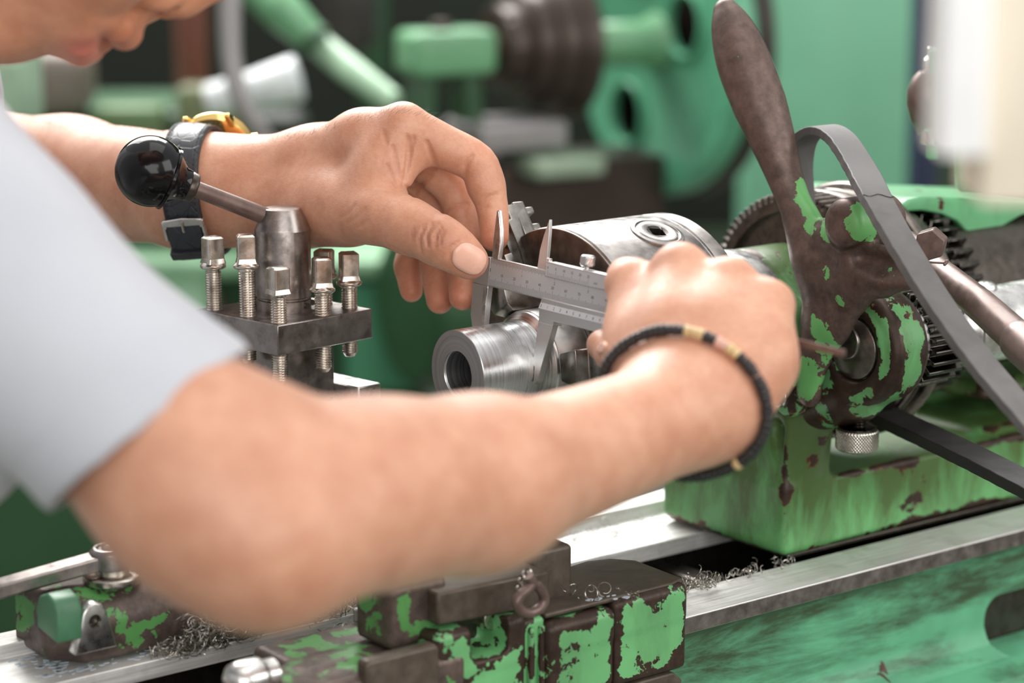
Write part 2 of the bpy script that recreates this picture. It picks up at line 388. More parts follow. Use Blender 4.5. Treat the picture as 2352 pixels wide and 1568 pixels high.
# stepped cone pulley
D = 2.5
cpx = thing('step_pulley', P(1250, 110, D), 'dark brown stepped pulley on the shaft of the machine behind', 'pulley')
F_ = BF_(1185, 105, D); s_ = mm(1, D)
MB(F_).lathe([(.1, -60 * s_), (92 * s_, -60 * s_), (95 * s_, -55 * s_), (95 * s_, -8 * s_), (128 * s_, -4 * s_), (130 * s_, 40 * s_), (152 * s_, 44 * s_), (154 * s_, 92 * s_), (172 * s_, 96 * s_), (174 * s_, 140 * s_), (.1, 140 * s_)], seg=80).build('pulley_steps', m_bgbr, cpx, 3)
MB(F_).lathe([(.1, -150 * s_), (26 * s_, -150 * s_), (30 * s_, -60 * s_), (.1, -60 * s_)], seg=32).build('shaft', plain('pinkish_shaft', lin(150, 124, 112), .4, bump=0), cpx, 1)
# bearing block on pedestal
D = 2.45
bb = thing('bearing_block', P(1035, 300, D), 'pale green bearing block on splayed legs behind the knuckles', 'bearing')
F_ = BF_(1022, 115, D); s_ = mm(1, D)
MB(F_).prism(rrect(-104 * s_, 108 * s_, -55 * s_, 48 * s_, 22 * s_), -60 * s_, 60 * s_, 'xz').build('block', m_bg, bb, 7, 4)
MB(F_).lathe([(.1, 46 * s_), (26 * s_, 48 * s_), (24 * s_, 66 * s_), (.1, 70 * s_)], (-10 * s_, 0, 0), 'z', 24).build('oil_cap', m_bgbr, bb, 1)
for x in (-58, 52):
    MB(F_).prism([((x - 22) * s_, -50 * s_), ((x + 22) * s_, -50 * s_), ((x * 1.35 + 26) * s_, -330 * s_), ((x * 1.35 - 26) * s_, -330 * s_)], -45 * s_, 40 * s_, 'xz').build('leg', m_bgd, bb, 3)
# diagonal jointed arm
D = 2.4
ja = thing('jointed_arm', P(720, 80, D), 'pale green jointed lever arm slanting across the background', 'lever arm')
MB(WF).tube([P(560, -70, D + .05), P(650, 25, D), P(722, 92, D)], [mm(52, D), mm(50, D), mm(36, D)], 20, True).build('upper_link', m_bg, ja, 2)
MB(WF).tube([P(722, 92, D), P(800, 158, D - .03), P(905, 235, D - .06)], [mm(30, D), mm(33, D), mm(26, D)], 20, True).build('lower_link', plain('pale_green_enamel', lin(170, 206, 174), .32, bump=0), ja, 2)
MB(WF).tube([P(712, 84, D - .02), P(728, 100, D - .02)], [mm(42, D)] * 2, 20, True).build('joint_collar', m_bgd, ja, 2)
# post, conduit, white tray
def bx(name, px0, px1, py0, py1, d, dep, mat, lab, cat, bev=6, rot=0):
    c = P((px0 + px1) / 2, (py0 + py1) / 2, d); F_ = rotframe(Frame(c, V(1, 0, 0), V(0, 1, 0), Z), V(0, 0, 0), 'z', rot)
    w, h = mm(px1 - px0, d) / 2, mm(py1 - py0, d) / 2 / cos(PITCH)
    o = MB(F_).box(-w, w, 0, dep, -h, h).build(name, mat, None, bev, 3)
    return props(o, lab, cat)
bx('machine_column', 418, 478, -400, 245, 2.7, 60, m_bgred, 'reddish brown upright post in the background behind the nose', 'post', 8, 20)
cd_ = MB(WF).tube(spline([P(528, -250, 2.2), P(530, -80, 2.2), P(528, 60, 2.2), P(535, 160, 2.2), P(560, 240, 2.2), P(620, 330, 2.22), P(720, 430, 2.3)], 8), [mm(30, 2.2) - i * .10 for i in range(49)], 18, True).build('conduit_hose', m_bgst, None)
props(cd_, 'grey flexible hose hanging down and bending right in the background', 'hose')
ws = MB(Frame(P(585, 205, 2.5), nrm(RIGHT * .97 + UP * .24), FWD, nrm(UP * .97 - RIGHT * .24))).lathe([(.1, -52), (14, -52), (17, -49), (19, 0), (24, 42), (23, 48), (.1, 50)], ax='x', seg=40).build('white_canister', plain('white_plastic', lin(236, 240, 242), .35, bump=0), None, 2)
props(ws, 'white plastic canister lying on the machine behind the hose', 'canister')
# headstock and bed of the machine behind
D = 2.7
mb_ = thing('background_lathe', P(900, 700, D), 'blurred dark green lathe body filling the background behind the hands', 'lathe')
F_ = Frame(P(640, 600, D), V(1, 0, 0), V(0, 1, 0), Z); s_ = mm(1, D)
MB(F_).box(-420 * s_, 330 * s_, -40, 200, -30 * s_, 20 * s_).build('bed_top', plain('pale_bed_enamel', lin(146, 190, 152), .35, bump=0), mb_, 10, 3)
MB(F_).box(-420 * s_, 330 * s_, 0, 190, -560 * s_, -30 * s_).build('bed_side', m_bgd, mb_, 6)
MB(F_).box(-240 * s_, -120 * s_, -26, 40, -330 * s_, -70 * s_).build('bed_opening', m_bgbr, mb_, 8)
MB(F_).prism(rrect(150 * s_, 330 * s_, -300 * s_, -40 * s_, 30 * s_), -20, 40, 'xz').build('end_cover', m_bgteal, mb_, 8)
MB(F_).box(-700 * s_, -40 * s_, 60, 300, 20 * s_, 330 * s_).build('headstock_block', m_bgd, mb_, 12, 3)
MB(F_).box(-230 * s_, -60 * s_, 10, 60, 150 * s_, 400 * s_).build('olive_panel', plain('olive_enamel', lin(112, 120, 86), .5, bump=0), mb_, 10, 3)
MB(F_).box(-420 * s_, -260 * s_, 20, 60, 255 * s_, 350 * s_).build('green_panel', plain('leaf_enamel', lin(98, 124, 82), .5, bump=0), mb_, 8, 3)
MB(F_).box(-900 * s_, -430 * s_, 0, 90, 330 * s_, 480 * s_).build('grey_cover', plain('warm_grey_enamel', lin(120, 110, 100), .5, bump=0), mb_, 20, 3)
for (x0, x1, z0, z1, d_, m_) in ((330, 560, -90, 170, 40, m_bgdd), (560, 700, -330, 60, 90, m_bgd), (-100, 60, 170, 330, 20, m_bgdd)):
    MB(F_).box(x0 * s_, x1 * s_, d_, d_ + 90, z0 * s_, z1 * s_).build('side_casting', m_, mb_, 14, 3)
MB(BF_(1010, 700, 2.6)).lathe([(.1, -40), (80, -40), (92, -25), (92, 30), (.1, 40)], seg=48).build('hand_wheel_disc', m_bgd, mb_, 4)
# bits under the pulleys: slide base, and pale boxes standing in for grey highlights
sh_ = mb_
MB(BF_(1165, 300, 2.5)).box(-60, 40, -30, 60, -14, 14).build('highlight_plate', m_bgst, sh_, 5)
MB(BF_(1250, 370, 2.5)).box(-40, 40, -30, 60, -10, 10).build('highlight_block', plain('highlight_sage', lin(150, 168, 146), .35, bump=0), sh_, 5)
MB(BF_(1200, 330, 2.55)).box(-70, 130, -20, 80, -110, -10).build('slide_base', m_bgbr, sh_, 5)
# cabinet on the right, floor cabinet at lower left
bx('machine_cabinet', 1700, 2130, -350, 620, 3.3, 500, m_bgt, 'pale teal machine cabinet side at the upper right behind the belt', 'cabinet', 20, -6)
bx('cabinet_edge', 2105, 2165, -300, 640, 3.0, 60, m_navy, 'dark navy upright strip beside the teal cabinet', 'post', 6)
bx('floor_cabinet', -500, 520, 760, 1900, 2.3, 300, m_bgd, 'flat dark green machine pedestal at the lower left corner', 'pedestal', 20, 8)
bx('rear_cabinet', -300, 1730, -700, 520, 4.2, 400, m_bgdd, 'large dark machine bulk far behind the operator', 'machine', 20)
bx('dark_column', 820, 880, -300, 260, 3.2, 120, m_bgd, 'green machine column behind the bearing block', 'column', 14)
bx('dark_motor', 730, 860, -300, 120, 2.95, 120, plain('charcoal_enamel', lin(58, 52, 50), .45, bump=0), 'charcoal motor housing above the jointed arm', 'motor', 18)
bx('bright_bench', 990, 1110, 830, 930, 2.6, 200, plain('pale_bench', lin(178, 190, 178), .4, bump=0), 'pale bench edge behind the turned sleeve', 'bench', 6)
bx('left_housing', -220, 25, 130, 330, 2.0, 150, plain('pale_sage', lin(150, 176, 150), .45, bump=0), 'pale sage housing at the far left under the chin', 'housing', 12)
# out of focus white and cream box hanging in the foreground
sw = thing('hanging_box', P(2260, 100, .68), 'blurred white and cream painted box hanging close at the upper right', 'box')
F_ = Frame(P(2190, 340, .68), V(1, 0, 0), V(0, 1, 0), Z); s_ = mm(1, .68)
MB(F_).prism(rrect(-50 * s_, 55 * s_, -6 * s_, 900 * s_, 5 * s_), -14, 14, 'xz').build('white_cover', m_white, sw, 4, 4)
MB(F_).prism(rrect(55 * s_, 330 * s_, -122 * s_, 900 * s_, 5 * s_), -8, 30, 'xz').build('cream_box', m_cream, sw, 3, 4)
# ================================================================== implicit surfaces
def smin(a, b, k):
    if k <= 0: return np.minimum(a, b)
    h = np.clip(0.5 + 0.5 * (b - a) / k, 0, 1); return b + (a - b) * h - k * h * (1 - h)
def sd_rc(p, a, b, r1, r2):
    ba = b - a; l2 = ba @ ba
    if l2 < 1e-12: return np.linalg.norm(p - a, axis=1) - max(r1, r2)
    rr = r1 - r2; a2 = l2 - rr * rr
    if a2 <= 0: return np.linalg.norm(p - (a if r1 > r2 else b), axis=1) - max(r1, r2)
    il2 = 1 / l2; pa = p - a; y = pa @ ba; z = y - l2
    q = pa * l2 - y[:, None] * ba; x2 = np.einsum('ij,ij->i', q, q); y2 = y * y * l2; z2 = z * z * l2
    k = np.sign(rr) * rr * rr * x2
    d = (np.sqrt(np.maximum(x2 * a2 * il2, 0)) + y * rr) * il2 - r1
    c1 = np.sign(z) * a2 * z2 > k; c2 = (~c1) & (np.sign(y) * a2 * y2 < k)
    d[c1] = np.sqrt(x2[c1] + z2[c1]) * il2 - r2; d[c2] = np.sqrt(x2[c2] + y2[c2]) * il2 - r1
    return d
def sd_poly(p, pts, rs):
    d = None
    for i in range(len(pts) - 1):
        q = sd_rc(p, pts[i], pts[i + 1], rs[i], rs[i + 1]); d = q if d is None else np.minimum(d, q)
    return d
def sd_box(p, c, ax, half, r):
    q = np.abs((p - c) @ ax.T) - (half - r)
    return np.linalg.norm(np.maximum(q, 0), axis=1) + np.minimum(q.max(1), 0) - r
def sd_ell(p, c, ax, rad):
    q = (p - c) @ ax.T; k0 = np.linalg.norm(q / rad, axis=1); k1 = np.linalg.norm(q / rad ** 2, axis=1) + 1e-9
    return k0 * (k0 - 1) / k1
def sd_cyl(p, c, ax, r, h, rd):
    q = p - c; t = q @ ax; d1 = np.sqrt(np.maximum(np.einsum('ij,ij->i', q, q) - t * t, 0)) - (r - rd); d2 = np.abs(t) - (h - rd)
    m = np.stack([d1, d2], 1)
    return np.linalg.norm(np.maximum(m, 0), axis=1) + np.minimum(m.max(1), 0) - rd
class G:
    """group of primitives blended with k inside; joined to what came before with ko"""
    def __init__(s, k=0.004, ko=0.004, flat=None, sub=False): s.k, s.ko, s.flat, s.sub, s.pr, s.bs = k, ko, flat, sub, [], []
    def rc(s, a, b, r1, r2): a, b = V(*a), V(*b); s.pr.append((sd_rc, (a, b, r1, r2))); s.bs.append(((a + b) / 2, np.linalg.norm(a - b) / 2 + max(r1, r2))); return s
    def chain(s, js):
        for (p0, r0), (p1, r1) in zip(js[:-1], js[1:]): s.rc(p0, p1, r0, r1)
        return s
    def smooth(s, js, n=4):
        q = spline([np.append(V(*a), b) for a, b in js], n); pts, rs = q[:, :3], q[:, 3]
        for i in range(0, len(pts) - 1, 3 * n):
            a, b = pts[i:i + 3 * n + 1], rs[i:i + 3 * n + 1]; c = (a.min(0) + a.max(0)) / 2
            s.pr.append((sd_poly, (a, b))); s.bs.append((c, np.linalg.norm(a - c, axis=1).max() + b.max()))
        return s
    def ball(s, c, r): return s.rc(c, c, r, r)
    def box(s, c, ax, half, r): s.pr.append((sd_box, (V(*c), np.asarray(ax, float), V(*half), r))); s.bs.append((V(*c), np.linalg.norm(half))); return s
    def ell(s, c, ax, rad): s.pr.append((sd_ell, (V(*c), np.asarray(ax, float), V(*rad)))); s.bs.append((V(*c), max(rad))); return s
    def cyl(s, c, ax, r, h, rd=0.001): s.pr.append((sd_cyl, (V(*c), nrm(ax), r, h, rd))); s.bs.append((V(*c), hypot(r, h))); return s
    def ev(s, p, idx=None):
        if s.flat is not None:
            c, d, f = s.flat; p = p + ((p - c) @ d)[:, None] * d * (f - 1)
        acc = None
        for i, (f, ar) in enumerate(s.pr):
            if idx is not None and i not in idx: continue
            d = f(p, *ar); acc = d if acc is None else smin(acc, d, s.k)
        return acc
    def near(s, c, R):
        m = 0.03 if s.flat is None else 0.08
        return [i for i, (q, r) in enumerate(s.bs) if np.linalg.norm(c - q) < r + R + m]
def ev(groups, p, c=None, R=None):
    acc = np.full(len(p), 1.0)
    for g in groups:
        idx = None
        if c is not None:
            idx = g.near(c, R)
            if not idx: continue
        d = g.ev(p, idx)
        acc = -smin(-acc, d, g.ko) if g.sub else smin(acc, d, g.ko)
    return acc
def sdf_mesh(groups, h, B=16, func=None):
    """surface net of the implicit shape on a sparse block grid; returns verts, quads, normals"""
    f0 = func or (lambda p, c=None, R=None: ev(groups, p, c, R))
    lo = np.min([q - r for g in groups if not g.sub for q, r in g.bs], 0) - 0.01; hi = np.max([q + r for g in groups if not g.sub for q, r in g.bs], 0) + 0.01
    nb = np.ceil((hi - lo) / (B * h)).astype(int); bl = B * h; R = bl * sqrt(3) / 2
    bi = np.stack(np.meshgrid(*[np.arange(k) for k in nb], indexing='ij'), -1).reshape(-1, 3)
    cen = lo + (bi + 0.5) * bl
    d = np.concatenate([f0(cen[i:i + 200000]) for i in range(0, len(cen), 200000)])
    act = bi[np.abs(d) < R * 1.45 + 0.004]
    D = (nb * B + 4).astype(np.int64)
    lid = lambda q: (q[:, 0] * D[1] + q[:, 1]) * D[2] + q[:, 2]
    gg = np.stack(np.meshgrid(*[np.arange(B + 1)] * 3, indexing='ij'), -1)
    ids, vs, ns, quads = [], [], [], []
    cor = np.array([(i, j, k) for i in (0, 1) for j in (0, 1) for k in (0, 1)])
    for b in act:
        pts = lo + (gg.reshape(-1, 3) + b * B) * h
        v = f0(pts, lo + (b + 0.5) * bl, R).reshape(B + 1, B + 1, B + 1)
        s = v < 0
        if s.all() or not s.any(): continue
        c8 = np.stack([v[i:i + B, j:j + B, k:k + B] for i, j, k in cor], -1); s8 = c8 < 0
        m = s8.any(-1) & ~s8.all(-1); ci = np.argwhere(m); val = c8[m]
        num = np.zeros((len(ci), 3)); cnt = np.zeros(len(ci))
        for a_ in range(8):
            for b_ in range(a_ + 1, 8):
                if np.abs(cor[a_] - cor[b_]).sum() != 1: continue
                x = (val[:, a_] < 0) != (val[:, b_] < 0); t = np.where(x, val[:, a_] / np.where(x, val[:, a_] - val[:, b_], 1), 0)
                num += np.where(x[:, None], cor[a_] + t[:, None] * (cor[b_] - cor[a_]), 0); cnt += x
        loc = num / cnt[:, None]
        x, y, z = loc.T; w = lambda a_, t: (t if a_ else 1 - t)
        gr = np.zeros((len(ci), 3))
        for q, (i, j, k) in enumerate(cor):
            gr[:, 0] += val[:, q] * (1 if i else -1) * w(j, y) * w(k, z); gr[:, 1] += val[:, q] * w(i, x) * (1 if j else -1) * w(k, z); gr[:, 2] += val[:, q] * w(i, x) * w(j, y) * (1 if k else -1)
        gp = ci + b * B + 1
        ids.append(lid(gp)); vs.append(lo + (ci + b * B + loc) * h); ns.append(gr)
        for ax in range(3):
            o1, o2 = [(1, 2), (2, 0), (0, 1)][ax]; e1 = np.eye(3, dtype=int)[o1]; e2 = np.eye(3, dtype=int)[o2]
            sl = [slice(0, B)] * 3; s2 = list(sl); s2[ax] = slice(1, B + 1)
            A0, A1 = s[tuple(sl)], s[tuple(s2)]; ed = np.argwhere(A0 != A1); ins = A0[A0 != A1]
            g = ed + b * B + 1
            q = np.stack([lid(g - e1 - e2), lid(g - e2), lid(g), lid(g - e1)], 1)
            q[~ins] = q[~ins][:, ::-1]; quads.append(q)
    ids = np.concatenate(ids); vs = np.concatenate(vs); ns = np.concatenate(ns); quads = np.concatenate(quads)
    o = np.argsort(ids); ids, vs, ns = ids[o], vs[o], ns[o]
    ix = np.searchsorted(ids, quads); ix = np.clip(ix, 0, len(ids) - 1); ok = (ids[ix] == quads).all(1)
    ns /= np.linalg.norm(ns, axis=1)[:, None] + 1e-12
    return vs, ix[ok], ns
def sdf_obj(name, groups, h, mat, parent=None, func=None, normals=True, base=None):
    v, q, n = sdf_mesh(groups, h, func=func)
    b = (wloc(parent) if parent is not None else v.mean(0)) if base is None else base
    me = bpy.data.meshes.new(name); me.vertices.add(len(v)); me.vertices.foreach_set('co', (v - b).astype(np.float32).ravel())
    me.loops.add(q.size); me.loops.foreach_set('vertex_index', q.astype(np.int32).ravel())
    me.polygons.add(len(q)); me.polygons.foreach_set('loop_start', np.arange(0, q.size, 4, dtype=np.int32))
    me.polygons.foreach_set('use_smooth', np.ones(len(q), bool)); me.update(calc_edges=True); me.validate()
    if normals: me.normals_split_custom_set_from_vertices(n.tolist())
    return link_mesh(name, me, mat, parent, b), v, n

def wear_edges(o, groups, v, n, depth, amt, extra=None, bias=0.0):
    """paint rubs off on convex edges: how far points beside the surface stand clear of the body"""
    d = depth / 1000; t1 = np.cross(n, V(.31, .52, .79)); t1 /= np.linalg.norm(t1, axis=1)[:, None]; t2 = np.cross(n, t1)
    f = sum(np.maximum(ev(groups, v + t * d), 0) for t in (t1, -t1, t2, -t2, (t1 + t2) * .707, -(t1 + t2) * .707, (t1 - t2) * .707, (t2 - t1) * .707)) / 8
    w = -amt * np.clip(f / (.22 * d), 0, 1) ** .8 + bias
    if extra is not None: w = w + extra
    a_ = o.data.attributes.new('wear', 'FLOAT', 'POINT'); a_.data.foreach_set('value', w.astype(np.float32)); return o
def cast(name, groups, h, mat, parent, depth=3.5, amt=.45, bias=0.0):
    o, v, n = sdf_obj(name, groups, h, mat, parent); return wear_edges(o, groups, v, n, depth, amt, None, bias)
def inv(px, py, **k):
    """where the sight line through a pixel meets a lathe plane a=, n= or z= (mm)"""
    (ax, val), = k.items(); r = P(px, py, 1.0) - CAM; u = {'a': A, 'n': N, 'z': Z}[ax]
    t = ((O - CAM) @ u + val / 1000) / (r @ u); q = CAM + r * t - O
    return V(q @ A, q @ N, q @ Z) * 1000
LAX = np.array([A, N, Z])
def lbox(g, a0, a1, n0, n1, z0, z1, r):
    return g.box(LF.pt((a0 + a1) / 2, (n0 + n1) / 2, (z0 + z1) / 2), LAX, V(a1 - a0, n1 - n0, z1 - z0) / 2000, r / 1000)

# ================================================================== the lathe
# ---- bed
bed = thing('lathe_bed', LF.pt(150, 0, -330), 'long green lathe bed with bright ground ways running under the headstock', 'lathe bed')
MB().prism([(42, -129), (74, -129), (74, -120), (42, -120)], -232, 760, 'yz').build('front_way', m_rail, bed, 0.5)
MB().box(-232, 760, 73.8, 74.35, -128.6, -120.6).build('way_side', m_post, bed, .1)
MB().prism([(-94, -130), (-32, -130), (-32, -121), (-76, -121), (-77, -114.5), (-94, -114.5)], -232, 760, 'yz').build('rear_way', m_rail, bed, 0.5)
sec = [(68, -129.2), (64, -133), (62, -142), (62, -176), (66, -186), (76, -193), (90, -197), (92, -204), (92, -320), (58, -320), (58, -212), (48, -190), (48, -129.2)]
casting = MB().prism(sec, -232, 760, 'yz').build('bed_casting', m_bed, bed, 1.0, 3)
hole = MB().prism([(p[0], p[1]) for p in [tuple(x) for x in rrect(316, 392, -192, -160, 12)]], 30, 120, 'xz').build('cutter', None)
cut(casting, [hole], 35)
MB().prism([(-88, -130.2), (-36, -130.2), (-46, -146), (-52, -320), (-82, -320)], -232, 760, 'yz').build('rear_casting', m_dark, bed, 1)
MB().box(-230, 760, 46.5, 47.8, -240, -129.4).build('inner_wall', m_dark, bed)
for a0 in (-200, -60, 160, 300):
    MB().prism([(-46, -136), (48, -136), (48, -240), (-46, -240)], a0, a0 + 16, 'yz').build('cross_web', m_dark, bed, 2)
MB().box(-230, 760, -50, 58, -250, -240).build('chip_tray', m_dark, bed)

st_ = thing('lathe_stand', LF.pt(150, 0, -1099), 'dark green steel stand carrying the lathe bed', 'stand')
for a0 in (-215, 480): MB().prism([(-90, -1099), (100, -1099), (84, -320.5), (-78, -320.5)], a0, a0 + 240, 'yz').build('pedestal', m_cast, st_, 4)
# ---- headstock casting
hs = thing('headstock', LF.pt(300, -10, -121), 'green headstock casting with chipped, oil stained paint bolted on the bed', 'headstock')
g1 = G(0.006, 0.006)
lbox(g1, 187, 640, -62, 35, -118, -80, 3)
lbox(g1, 187, 221, -60, 35, -116, -20, 4)
g1.rc(LF.pt(192, 0, 0), LF.pt(217, 0, 0), 0.033, 0.033)
lbox(g1, 350, 640, -60, 26, -100, -50, 8)
g2 = G(0.007, 0.012)
g2.cyl(LF.pt(205.5, 0, 0), A, 0.0405, 0.0185, 0.004)
lbox(g2, 190, 219, -46, 46, 12, 19, 3)
g2b = G(0.008, 0.010)
g2b.chain([(LF.pt(205, 28, -68), .010), (LF.pt(205, 36, -40), .012), (LF.pt(205, 62, -22), .014)])
g3 = G(0.003, 0.004, sub=True)
g3.rc(LF.pt(187, 27, -50), LF.pt(185, 29, -72), 0.0045, 0.0012)
lbox(g3, 223, 600, -40, 29, -76, -60, 4)
cast('headstock_casting', [g1, g2, g2b, g3], 0.0016, m_cast, hs, 4, .20)
MB().prism([(-60, -119.8), (36, -119.8), (36, -117.5), (-60, -117.5)], 190, 640, 'yz').build('bed_joint_plate', m_dark, hs, .5)
# bearing boss for the back gear shaft
gb = G(0.006, 0.006)
gb.cyl(LF.pt(206, 75, 0), A, 0.030, 0.013, 0.0055)
gb.chain([(LF.pt(204, 40, -38), .013), (LF.pt(205, 66, -26), .016)])
gb2 = G(0.002, 0.004); gb2.cyl(LF.pt(196, 75, 0), A, 0.0215, 0.004, 0.0025)
gb3 = G(0.002, 0.004, sub=True); gb3.cyl(LF.pt(192, 75, 0), A, 0.0165, 0.004, 0.0015)
cast('shaft_boss', [gb, gb2, gb3], 0.0012, m_boss, hs, 5, .22, .02)
MB().lathe([(0.1, 192.5), (15.2, 192.5), (15.8, 193), (15.8, 200), (0.1, 200)], (0, 75, 0)).lathe([(0.1, 191), (8.2, 191), (9, 191.7), (9, 196), (0.1, 196)], (0, 71, 3)).build('shaft_end_disc', m_post, hs, 0.4)
scr = MB().lathe([(0.1, 181), (5.2, 181), (6, 181.8), (6, 195), (0.1, 195)], (0, 33, -31)).build('pivot_pin_end', m_bolt, hs, 0.3)
MB().lathe([(0.1, 184), (9.5, 184), (11, 186), (11, 200), (0.1, 200)], (0, 36, -31)).build('pivot_boss', m_boss, hs, 1, 3)
# knurled thumb screw under the boss
def knurl(r, z0, z1, F, name, mat, par, nth=72, nz=22, amp=0.35, ch=1.2, c=(0, 0, 0), twist=1.0, ax='z', diamonds=True):
    rows = [(0.1, z0, 0), (r - ch, z0, 0)]
    rows += [(r, z0 + ch + (z1 - z0 - 2 * ch) * i / nz, 1) for i in range(nz + 1)] + [(r - ch, z1, 0), (0.1, z1, 0)]
    seg = nth * 4; v = []
    for (rr, h, kn) in rows:
        for j in range(seg):
            t = 2 * pi * j / seg; q = rr
            if kn:
                p1 = (t * nth / (2 * pi) + (h - z0) * twist) % 1; p2 = (t * nth / (2 * pi) - (h - z0) * twist) % 1
                q += amp * ((abs(p1 - .5) + (abs(p2 - .5) if diamonds else 0)) * 2 - (1 if diamonds else .5))
            v.append((c[0] + q * cos(t), c[1] + q * sin(t), c[2] + h))
    f = [(i * seg + j, i * seg + (j + 1) % seg, (i + 1) * seg + (j + 1) % seg, (i + 1) * seg + j) for i in range(len(rows) - 1) for j in range(seg)]
    return MB(F).add(v, f).build(name, mat, par, sharp=60)
ts = thing('thumb_screw', LF.pt(205, 68, -56), 'knurled steel thumb screw hanging under the green shaft boss', 'thumb screw')
TF = LF.sub(LF.pt(205, 68, 0) * 0 + V(205, 68, 0))
knurl(10.9, -56, -44.5, TF, 'knurled_head', m_bolt, ts, nth=44, nz=24, amp=0.4, twist=0.55)
th = [(0.1, -46)] + [(4.4 if i % 2 else 3.6, -46 + i * 0.7) for i in range(26)] + [(0.1, -28)]
MB(TF).lathe(th, ax='z', seg=28).lathe([(0.1, -44.6), (9, -44.6), (9, -44.2), (0.1, -44.2)], ax='z', seg=40).build('threaded_stud', m_oily, ts, sharp=20)

# ---- back gear lever (worn handle with forked foot)
LA = 181.0
def lp(px, py, da=0.0): return LF(inv(px, py, a=LA + da))
def lr(px, py, r): return r * ((P(px, py, 1) - CAM) @ FWD) * np.linalg.norm(lp(px, py) - CAM) / FPX * 0.985
def lj(px, py, r, da=0): return (lp(px, py, da), lr(px, py, r))
lev = thing('back_gear_lever', LF.pt(181, 45, -30), 'worn brown steel lever handle with flaking green paint at its foot', 'lever')
gh = G(0.006, 0.006)
gh = G(0.0008, 0.006); gh.smooth([lj(1668, 26, 30), lj(1684, 72, 50), lj(1709, 145, 63), lj(1744, 238, 62), lj(1776, 325, 52), lj(1806, 415, 41), lj(1838, 500, 38), lj(1862, 580, 43)])
gp_ = G(0.008, 0.012, flat=(lp(1900, 650), A, 1.75))
gp_.chain([lj(1850, 520, 36), lj(1886, 640, 52), lj(1882, 740, 44), lj(1864, 830, 36), lj(1858, 900, 36)])
gp_.chain([lj(1880, 570, 48), lj(1960, 590, 56), lj(2035, 620, 46), lj(2082, 640, 28)])
gp_.chain([lj(1890, 640, 60), lj(1950, 650, 52), lj(2020, 640, 40)])
gp_.chain([lj(1880, 800, 36), lj(1915, 745, 40), lj(1960, 690, 34)])
gbs = G(0.004, 0.0035); gbs.cyl(lp(1988, 508, 5), A, lr(1985, 508, 60), .019, .006)
gbs.chain([lj(1900, 540, 40), lj(1960, 545, 45)])
gsb = G(0.003, 0.005, sub=True); gsb.chain([(lp(1972, 592, -6.5), .0050), (lp(2005, 606, -7), .0062), (lp(2080, 622, -8), .0085)])
lc, lv, _ = sdf_obj('lever_casting', [gh, gp_, gbs, gsb], 0.0011, m_lever, lev)
wa_ = np.full(len(lv), -.21)
def unworn(px, py, da, r, amt):
    global wa_
    wa_ = wa_ + amt * np.exp(-(np.linalg.norm(lv - lp(px, py, da), axis=1) / r) ** 2)
for (px, py, da, r_, am) in ((1845, 420, 2, .006, .26), (1855, 470, 2, .008, .30), (1880, 505, 0, .008, .28), (1915, 525, 0, .007, .24), (1795, 455, -6, .006, .2), (1985, 510, -8, .014, .26), (1900, 545, -8, .007, .22), (1905, 630, -8, .008, .22), (2075, 490, 8, .016, .24), (1870, 760, -8, .008, .22), (1930, 690, -5, .006, .2), (1900, 800, -4, .012, .2), (1845, 860, -5, .010, .2), (1790, 260, 4, .004, .2), (2040, 640, -2, .008, .17), (1880, 880, 0, .01, .22)): unworn(px, py, da, r_, am)
at2 = lc.data.attributes.new('wear', 'FLOAT', 'POINT'); at2.data.foreach_set('value', wa_.astype(np.float32))
bo = thing('hex_bolt', lp(2140, 560, 20), 'small rusty hexagon bolt behind the grey belt beside the lever boss', 'bolt')
bf = rotframe(LF, inv(2138, 560, a=196), 'z', -35)
MB(bf).prism([(8 * cos(radians(60 * i + 20)), 8 * sin(radians(60 * i + 20))) for i in range(6)], -5, 6, 'yz').build('bolt_head', m_brownrod, bo, .8)
MB(bf).box(-4, -3, -9, 9, -9, -8).box(-6, 5, 7, 8.4, -9.5, -8).build('tab_washer', m_brownrod, bo, .4)

# ---- bull gear and cone pulley on the spindle
def gear_poly(r0, r1, nt, fill=0.5):
    out = []
    for i in range(nt):
        t0 = 2 * pi * i / nt; w = 2 * pi / nt
        for (f, r) in ((0.0, r0), (0.18, r0), (0.34, r1), (0.34 + fill * 0.7, r1), (0.84, r0)): out.append((r * cos(t0 + f * w), r * sin(t0 + f * w)))
    return out
cp = thing('cone_pulley', LF.pt(250, 0, -70), 'dark steel bull gear and stepped pulley on the spindle behind the lever', 'pulley')
gt = MB().prism(gear_poly(63.5, 67.5, 84), 224, 241, 'yz').build('bull_gear', m_gear, cp, .4, 1)
face = MB().lathe([(20, 220), (57.5, 220), (57.5, 228), (20, 228)], closed=True, seg=96).build('cutter', None); cut(gt, [face], 30)
for k in range(5):
    t = radians(72 * k + 25); c_, s_ = cos(t), sin(t)
    MB().prism([(22 * c_ - 3 * s_, 22 * s_ + 3 * c_), (58 * c_ - 2 * s_, 58 * s_ + 2 * c_), (58 * c_ + 2 * s_, 58 * s_ - 2 * c_), (22 * c_ + 3 * s_, 22 * s_ - 3 * c_)], 225.5, 228.2, 'yz').build('gear_rib', m_gear, cp, .5)
MB().lathe([(20, 241), (66.5, 241), (67.5, 242), (67.5, 249), (65.5, 250), (65.5, 253), (67, 254), (67, 257), (65.5, 258), (65.5, 262), (69, 263.5), (70, 266), (70, 269), (68, 271), (57, 271), (57, 292), (46, 292), (46, 300), (20, 300)], closed=True, seg=128).build('pulley_body', m_gear, cp, .5)
sg = thing('spindle_gear', LF.pt(312, 0, -56), 'oily black gear under the green guard behind the pulley', 'gear')
MB().prism(gear_poly(48, 53.5, 42), 303, 318, 'yz').build('gear_wheel', m_oily, sg, .5, 1)
